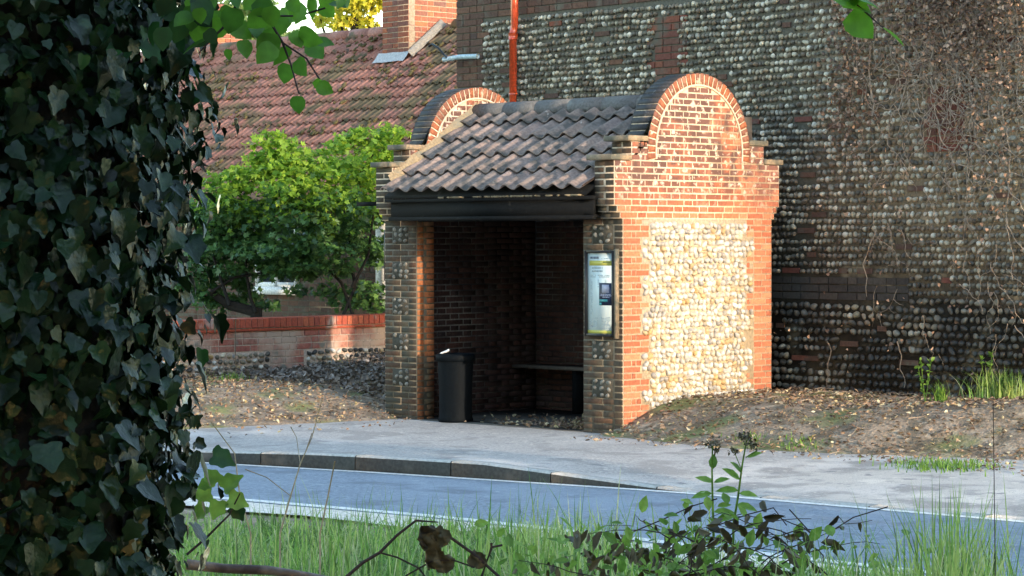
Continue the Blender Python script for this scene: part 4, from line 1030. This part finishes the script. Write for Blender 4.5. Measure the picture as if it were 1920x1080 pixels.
# stem plants with seed heads
D8 = 10.5
for (xs_, ys_, lab) in (((1338, 1336, 1335, 1336), (1000, 930, 880, 835), 'left tall stem plant with brown seed head by the road edge'), ((1375, 1384, 1392, 1400), (985, 930, 870, 825), 'right tall stem plant with forked brown seed heads by the road edge')):
    zb = float(ground_z(*at(xs_[0], 1000, D8)[:2])); b0 = at(xs_[0], ys_[0], D8); b0 = np.array([b0[0], b0[1], zb])
    pts = [b0]+[at(a, b, D8) for a, b in zip(xs_, ys_)]; o = empty('seed_plant', b0, label=lab, cat='plant', group='tall seed head plants on the verge')
    mb = MB(); mb.tube(pts, [.006, .006, .005, .004, .003], 5)
    if xs_[0] > 1350: mb.tube([at(1390, 880, D8), at(1380, 855, D8), at(1376, 845, D8)], .0025, 4); mb.tube([at(1398, 858, D8), at(1410, 850, D8), at(1420, 845, D8)], .0025, 4)
    mb.build('stem', M['weed'], o)
    mb = MB()
    heads = [(1335, 832, 14), (1342, 845, 8)] if xs_[0] < 1350 else [(1400, 820, 14), (1376, 845, 8), (1413, 835, 9), (1392, 820, 8)]
    for hx, hy, hr in heads:
        for i in range(hr*4):
            P = at(hx+random.gauss(0, hr*.5), hy+random.gauss(0, hr*.35), D8+random.gauss(0, .02)); x_ = unit(rng.normal(size=3)); y_ = unit(np.cross(x_, rng.normal(size=3))); mb.inst(CURL, [frame(P, x_, y_, np.cross(x_, y_), random.uniform(.008, .018))])
    mb.build('seed_head', M['dead_leaf'], o, kind='stuff')
    lp = Pieces(o, 'leaf', [LEAF], 'weed')
    LL = [(1338, 905, 5.0, 30), (1338, 905, 1.3, 26), (1336, 925, 4.5, 34), (1338, 960, 1.6, 34), (1336, 880, 0.1, 24)] if xs_[0] < 1350 else [(1385, 920, 4.7, 36), (1385, 925, 1.7, 30), (1388, 900, 5.3, 34), (1392, 888, 5.5, 28), (1402, 858, 1.2, 24), (1382, 945, 1.9, 34), (1380, 965, 4.4, 36)]
    for a, b, c, s in LL:
        up = unit(axis(0, 0, 0, c)+FW*random.uniform(-.3, .3)); nr = np.array([0, 0, 1.])-FW*.5; nr = unit(nr-up*(nr@up)); lp.add(frame(at(a, b, D8), np.cross(up, nr), up, nr, s/FPX*D8*1.2))
    lp.done()
# bramble with curled dead leaves
bb = empty('dead_bramble', at(1350, 1060, 10.4), label='tangle of twigs with curled dark dead leaves in the verge right of centre', cat='bramble')
mb = MB(); DL = []
for i in range(26):
    px, py = random.uniform(1050, 1560), random.uniform(1010, 1100); d = random.uniform(9.8, 10.8); a = random.uniform(-.9, .9); pts = []
    for k in range(9):
        pts.append(at(px, py, d)); px += 17*math.sin(a)*1.6; py -= 17*math.cos(a)*.7; a += random.gauss(.12*(1 if a > 0 else -1), .2)
        if py < 960: py = 962+random.random()*25; a = 1.4 if a > 0 else -1.4
        if k > 1 and random.random() < .3: DL.append((px, py, d))
    mb.tube(pts, [.0034*(1-.08*k) for k in range(9)], 5)
for pts in ([(1180, 1000), (1240, 975), (1300, 948), (1345, 935)], [(1345, 985), (1400, 965), (1450, 952), (1475, 985)], [(1445, 1010), (1500, 992), (1560, 995), (1600, 970), (1665, 950)], [(1480, 955), (1530, 1010)]):
    mb.tube([at(a, b, 10.3) for a, b in pts], .0028, 5)
mb.build('twigs', M['twig'], bb, kind='stuff')
for q in ((1300, 948), (1325, 960), (1345, 975), (1400, 965), (1437, 960), (1290, 975), (1350, 1000), (1410, 1010), (1440, 1000), (1480, 1010), (1500, 1000), (1375, 1030), (1330, 1020), (1250, 1020), (1200, 1030), (1160, 1020), (1520, 1010), (1270, 1000), (1310, 1040), (1480, 1040), (1230, 1040), (1140, 1040), (1100, 1050)): DL.append((*q, 10.3))
CURLED = ([(-.12, 0, .1), (0, -.05, 0), (.14, .04, .14), (.24, .42, .34), (.12, .84, .16), (.05, 1.1, .12), (-.15, .76, .3), (-.2, .36, .26), (.03, .4, -.05), (-.02, .8, .06)], [(0, 1, 8, 7), (1, 2, 3, 8), (7, 8, 9, 6), (8, 3, 4, 9), (6, 9, 5), (9, 4, 5)])
for _ in range(110): DL.append((random.gauss(1260, 130), random.uniform(995, 1085), random.uniform(9.9, 10.9)))
dl = Pieces(bb, 'dead_leaf', [CURLED], 'dead_leaf', True)
for px, py, d in DL:
    down = unit(-UP*.8+rng.normal(size=3)*.7); nr = unit(rng.normal(size=3)+FW*-.3); nr = unit(nr-down*(nr@down)); dl.add(frame(at(px, py, d), np.cross(down, nr), down, nr, random.uniform(.03, .09)))
dl.done()
mb = MB()
gl = Pieces(bb, 'green_leaf', [LEAF], 'weed')
for i in range(300):
    px, py = random.gauss(1300, 150), random.gauss(1045, 32)
    if py < 960: py = random.uniform(980, 1075)
    up = unit(rng.normal(size=3)+UP*.4); nr = unit(np.array([0, 0, 1.])+rng.normal(size=3)*.5-FW*.4); nr = unit(nr-up*(nr@up)); gl.add(frame(at(px, py, random.uniform(9.9, 10.9)), np.cross(up, nr), up, nr, random.uniform(.03, .08)))
for a, b in ((1290, 935), (1310, 925), (1300, 945), (1325, 930), (1345, 950), (1365, 945), (1370, 975), (1400, 970), (1395, 990), (1420, 985)):
    up = unit(rng.normal(size=3)+RT*.2); nr = np.array([0, 0, 1.])-FW*.6; nr = unit(nr-up*(nr@up)); gl.add(frame(at(a, b, 10.3), np.cross(up, nr), up, nr, .065))
gl.done()
# dark forked twig with hanging dead leaf, centre bottom
D9 = 7.5
tw_ = empty('forked_twig', at(650, 1078, D9), label='dark forked twig carrying a big crumpled dead leaf, bottom centre', cat='branch')
mb = MB()
mb.tube([at(640, 1090, D9), at(680, 1055, D9), at(712, 1036, D9), at(745, 1003, D9), at(780, 976, D9), at(822, 979, D9)], [.006, .006, .0055, .005, .004, .002], 6)
mb.tube([at(712, 1036, D9), at(745, 1045, D9), at(785, 1065, D9), at(800, 1085, D9)], .003, 5); mb.tube([at(760, 1080, D9), at(810, 1052, D9), at(850, 1050, D9), at(890, 1064, D9)], .0028, 5)
mb.tube([at(845, 1008, D9), at(890, 1040, D9), at(940, 1085, D9)], .005, 6)
mb.tube([at(900, 1090, D9), at(922, 1026, D9), at(942, 1022, D9)], [.006, .005, .004], 6); mb.tube([at(922, 1026, D9), at(921, 1018, D9)], .004, 5)
mb.build('twig', M['twig'], tw_)
for px, py, s, jj in ((800, 985, .062, .7), (812, 1000, .06, 1.6), (835, 990, .055, 2.4), (815, 1030, .06, .2), (830, 1040, .055, 1.2), (900, 1035, .05, 2.0)):
    nx_, ny_ = 7, 9; v = []
    for b_ in range(ny_):
        for a_ in range(nx_):
            u_, w_ = a_/(nx_-1)-.5, b_/(ny_-1); wd = (.35+.65*math.sin(math.pi*min(1, w_*.9+.12))**.6)*(1+.12*random.uniform(-1, 1))
            v.append((u_*wd*1.1, w_*1.05+.05*random.uniform(-1, 1), .16*math.sin(u_*9+jj*3+w_*4)+.09*math.sin(w_*13+u_*5+jj)+.04*random.uniform(-1, 1)+.5*u_*u_))
    v = np.array(v); f = [(b_*nx_+a_, b_*nx_+a_+1, (b_+1)*nx_+a_+1, (b_+1)*nx_+a_) for b_ in range(ny_-1) for a_ in range(nx_-1)]
    dn = unit(-UP+RT*random.uniform(-.3, .3)+FW*.1); nr = unit(-FW+RT*math.cos(jj)*.8); nr = unit(nr-dn*(nr@dn))
    MB().inst((v, f), [frame(at(px, py, D9), np.cross(dn, nr)*1.1, dn, nr, s*1.0)]).build('dead_leaf', M['dead_leaf'], tw_, smooth=True)
MB().tube([at(350, 1058, 6.2), at(420, 1066, 6.2), at(500, 1069, 6.2), at(570, 1078, 6.2), at(650, 1092, 6.2)], [.014, .012, .012, .009, .007], 8).build('fallen_branch', M['bark_pale'], smooth=True, label='pale fallen branch lying along the bottom edge left of centre', cat='branch')
# dry upright stalks
for (pts, lab) in (([(525, 1000), (545, 930), (563, 870), (585, 820), (605, 745)], 'tallest dry stalk with side twigs in front of the kerb'), ([(470, 1000), (450, 930), (440, 850), (395, 790)], 'bent dry stalk nearest the ivy trunk'), ([(600, 1000), (615, 930), (628, 865)], 'short dry stalk right of the tallest one'), ([(1866, 1060), (1864, 900), (1862, 745)], 'thin dark upright stalk at the far right')):
    d = 10 if pts[0][0] < 1000 else 8.5; b = at(*pts[0], d); zb = float(ground_z(b[0], b[1])); P = [np.array([b[0], b[1], zb])]+[at(a, c, d) for a, c in pts]
    kk = .45 if pts[0][0] > 1000 else 1; mb = MB(); mb.tube(P, [.0045*kk]+[(.004-.0006*i)*kk for i in range(len(pts))], 5)
    if pts[0][0] == 525: mb.tube([at(563, 870, d), at(556, 820, d), at(545, 800, d)], .002, 4); mb.tube([at(570, 855, d), at(585, 812, d)], .002, 4); mb.tube([at(545, 930, d), at(500, 895, d), at(460, 880, d)], .002, 4)
    mb.build('dry_stalk', M['grass_dry' if pts[0][0] < 1000 else 'twig'], label=lab, cat='stalk', group='dry stalks on the verge')
# leafy weed by the flint wall
def weed(px, py, z, h, n, label):
    r = FW+RT*(px-960)/FPX+UP*(540-py)/FPX; P = CAM+r*((z-CAM[2])/r[2]); P[2] = float(ground_z(P[0], P[1]))
    L_ = []; st = []
    for k in range(3):
        a = random.uniform(-.06, .06); top = P+np.array([a, a, h*random.uniform(.75, 1)]); st.append(([P, (P+top)/2, top], .003))
        for i in range(n):
            t = random.uniform(.15, 1); q = P+(top-P)*t; L_.append((q, rng.normal(size=3)+np.array([0, 0, .6]), np.array([0, 0, 1.])+rng.normal(size=3)*.4, random.uniform(.03, .055)))
    leafy('leafy_weed', label, 'plant', st, L_, 'weed', 'weed', LEAF)
weed(1735, 745, .34, .42, 16, 'pale green leafy weed standing at the foot of the flint wall')
weed(1850, 735, .36, .45, 14, 'upright weed rising out of the tall grass clump at far right')

# ------------------------------------------------------------------ shrub behind the garden wall
def cloud(blobs, n, base, mat_lo, mat_hi, smin, smax, parent, name='foliage', zsplit=None, layer=.5, cap=0):
    mbs = {mat_lo: MB(), mat_hi: MB()}; vol = np.array([b[1][0]*b[1][1]*b[1][2] for b in blobs])**.75; vol /= vol.sum()
    for bi, (c, rr) in enumerate(blobs):
        for i in range(int(n*vol[bi])):
            d = unit(rng.normal(size=3)); k = random.random()**.38*random.uniform(.85, 1.12); P = np.asarray(c)+d*np.asarray(rr)*k
            nrm = unit(np.array([0, 0, 1.])*layer+rng.normal(size=3)*.5+d*.3); x_ = unit(np.cross(nrm, rng.normal(size=3)))
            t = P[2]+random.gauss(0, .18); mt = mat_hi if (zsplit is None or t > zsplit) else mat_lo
            mbs[mt].inst(base, [frame(P, x_, np.cross(nrm, x_), nrm, random.uniform(smin, smax))])
    for mt, mb in mbs.items():
        if mb.v: mb.build(name, M[mt], parent, kind='stuff')
MAPLE = ([(0, 0, 0), (-.42, .12, .04), (-.22, .35, .02), (-.38, .72, .05), (-.1, .6, 0), (0, 1.0, -.08), (.1, .6, 0), (.38, .72, .05), (.22, .35, .02), (.42, .12, .04)], [(0, 2, 1), (0, 4, 3, 2), (0, 6, 5, 4), (0, 8, 7, 6), (0, 9, 8)])
DS_ = 26.6
def B(px, py, d, rx, ry=None, rz=None): e_ = 1.9 if d < 30 else 0; k_ = 1+e_/27; return (at(px, py, d+e_), (rx*k_, (ry or rx)*k_, (rz or rx*.8)*k_))
shrub = empty('garden_shrub', (-8.3, 1.9, .2), label='bright yellow green maple like shrub spreading behind the garden wall', cat='tree')
blobs = [B(530, 300, 27, .42, .42, .22), B(470, 335, 27, .36, .36, .2), B(590, 320, 27, .42, .42, .22), B(545, 355, 26.6, .5, .5, .24), B(430, 385, 27, .36, .36, .2), B(625, 370, 26.8, .40, .4, .2), B(670, 340, 27.3, .3, .3, .22), B(705, 280, 27.8, .38, .38, .24),
         B(690, 320, 27.6, .34, .34, .25), B(480, 400, 27, .42, .42, .2), B(560, 410, 26.6, .46, .46, .18), B(640, 420, 26.9, .42, .42, .18), B(410, 440, 27.4, .32, .32, .18), B(470, 460, 27.2, .40, .4, .17), B(540, 470, 26.8, .36, .36, .16),
         B(600, 470, 26.8, .42, .42, .18), B(690, 400, 27.6, .36, .36, .2), B(700, 470, 27.8, .3, .3, .24), B(420, 510, 27.6, .34, .34, .18), B(580, 510, 26.9, .26, .26, .1), B(690, 545, 27.6, .30, .3, .15), B(385, 400, 27.6, .3, .3, .3), B(390, 560, 27.5, .3, .3, .16), B(460, 530, 27.7, .26, .2, .14), B(640, 505, 27.2, .22, .2, .12), B(400, 345, 27.4, .2, .2, .14), B(725, 255, 28, .24, .24, .2), B(380, 470, 27.6, .4, .35, .25), B(500, 500, 27.3, .4, .3, .16), B(460, 560, 27.6, .3, .2, .12), B(560, 545, 27.6, .14, .2, .1), B(450, 420, 27.3, .45, .4, .25), B(360, 520, 27.6, .4, .35, .3), B(650, 560, 27.4, .3, .2, .16), B(700, 570, 27.6, .2, .2, .14), B(610, 545, 27.4, .2, .2, .12), B(500, 570, 27.6, .25, .2, .08), B(420, 570, 27.5, .3, .2, .12), B(620, 450, 27.3, .5, .4, .2)]
for _ in range(85):
    b_ = random.choice(blobs[:20]); d_ = unit(rng.normal(size=3)+np.array([0, 0, .4])); r_ = random.uniform(.09, .2); blobs.append((np.asarray(b_[0])+d_*np.asarray(b_[1])*random.uniform(.9, 1.35), (r_*1.5, r_*1.5, r_*.45)))
blobs = [(c_, tuple(q*.86 for q in r_)) for c_, r_ in blobs]
cloud(blobs, 14500, MAPLE, 'shrub_shaded', 'bright', .045, .12, shrub, zsplit=2.12, layer=.7)
mb = MB()
root = at(485, 660, 29.2)
mb.tube([root, at(480, 585, 29.2), at(430, 572, 29.2), at(395, 548, 29.2)], [.10, .085, .06, .04], 8)
for pts in ([(480, 585), (470, 560), (460, 500), (470, 430), (520, 350), (530, 300)], [(640, 600), (665, 540), (655, 440), (640, 370), (700, 290)], [(660, 540), (690, 480), (700, 400)], [(665, 600), (640, 530), (600, 490), (560, 470)], [(430, 572), (400, 480), (420, 400), (450, 360)], [(470, 460), (430, 440), (395, 440)], [(395, 548), (440, 520), (500, 510)]):
    P = [at(a, b, 29.1+i*.02) for i, (a, b) in enumerate(pts)]; mb.tube(P, [.024*(1-.75*i/len(P)) for i in range(len(P))], 6)
mb.build('trunk', M['bark'], shrub, smooth=True)

# background trees
def far_tree(label, blobs, n, mat, smin, smax, trunk):
    o = empty('background_tree', trunk, label=label, cat='tree'); cloud(blobs, n, MAPLE, mat, mat, smin, smax, o, layer=.2)
    t = np.asarray(trunk, float); top = np.asarray(blobs[0][0]); mb = MB(); mb.tube([t, (t*.4+top*.6), top], [.3, .2, .08], 8)
    for b in blobs[1:]: mb.tube([(t*.4+top*.6), np.asarray(b[0])], [.08, .02], 5)
    mb.build('trunk', M['bark'], o)
D10 = 48
far_tree('sunlit yellow leaved tree behind the roof beside the chimney', [B(665, 10, D10, .55, .55, .35), B(640, 45, D10, .3, .3, .2), B(690, 50, D10, .3, .3, .2), B(700, -20, D10, .6, .6, .4), B(625, -10, D10+1, .35, .3, .25), B(600, 35, D10+1, .2, .2, .15)], 1500, 'yellow_leaf', .10, .17, (at(680, 200, D10)[0], at(680, 200, D10)[1], 0))
far_tree('pale green tree behind the roof beyond the hanging branch', [B(450, 60, D10+6, .7, .6, .35), B(500, 75, D10+6, .5, .5, .25), B(560, 70, D10+6, .5, .5, .16), B(420, 30, D10+6, .6, .6, .4), B(480, 10, D10+6, .5, .5, .35)], 1700, 'far_leaf', .10, .18, (at(480, 200, D10+6)[0], at(480, 200, D10+6)[1], 0))

# roadside trees round the camera: their crowns shade the road and verge
def road_tree(x, y, z, r, label, n=2600, rz=None):
    o = empty('roadside_tree', (x, y, 0), label=label, cat='tree', group='tall trees along the near side of the road'); mb = MB()
    mb.tube([(x, y, -.3), (x+.1, y, z*.5), (x, y+.1, z+.5)], [.4, .3, .12], 10)
    for i in range(8): a = i*.8; mb.tube([(x, y, z*.55), (x+r*.6*math.cos(a), y+r*.6*math.sin(a), z+random.uniform(-1, 1))], [.12, .03], 5)
    mb.build('trunk', M['bark'], o)
    bl = [((x+random.uniform(-.45, .45)*r, y+random.uniform(-.45, .45)*r, z+random.uniform(-.45, .45)*(rz or r)), (r*.62, r*.62, (rz or r)*.62)) for i in range(6)]
    cloud(bl, n, MAPLE, 'tree_leaf', 'tree_leaf', .5, .9, o, layer=.2)
for x, y, z, r, rz, lab in ((23, -6.6, 4.2, 4.4, 4.4, 'tree nearest the road, right of the viewpoint beyond the frame'), (22, -11.5, 4.5, 4.5, 5, 'second tree back from the road, right of the viewpoint beyond the frame'),
        (22, -17, 5, 5, 5.5, 'third tree back from the road, right of the viewpoint beyond the frame'), (26, -23, 6, 5, 6, 'farthest tree from the road, right of the viewpoint beyond the frame'),
        (17, -24, 6, 5, 6, 'tree standing straight behind the viewpoint'), (6, -25, 5, 5.5, 5, 'tree behind the ivy clad trunk, left of the viewpoint beyond the frame'),
        (13, -31, 10, 7, 7, 'tallest tree, farthest behind the viewpoint')):
    road_tree(x, y, z, r, lab, rz=rz)
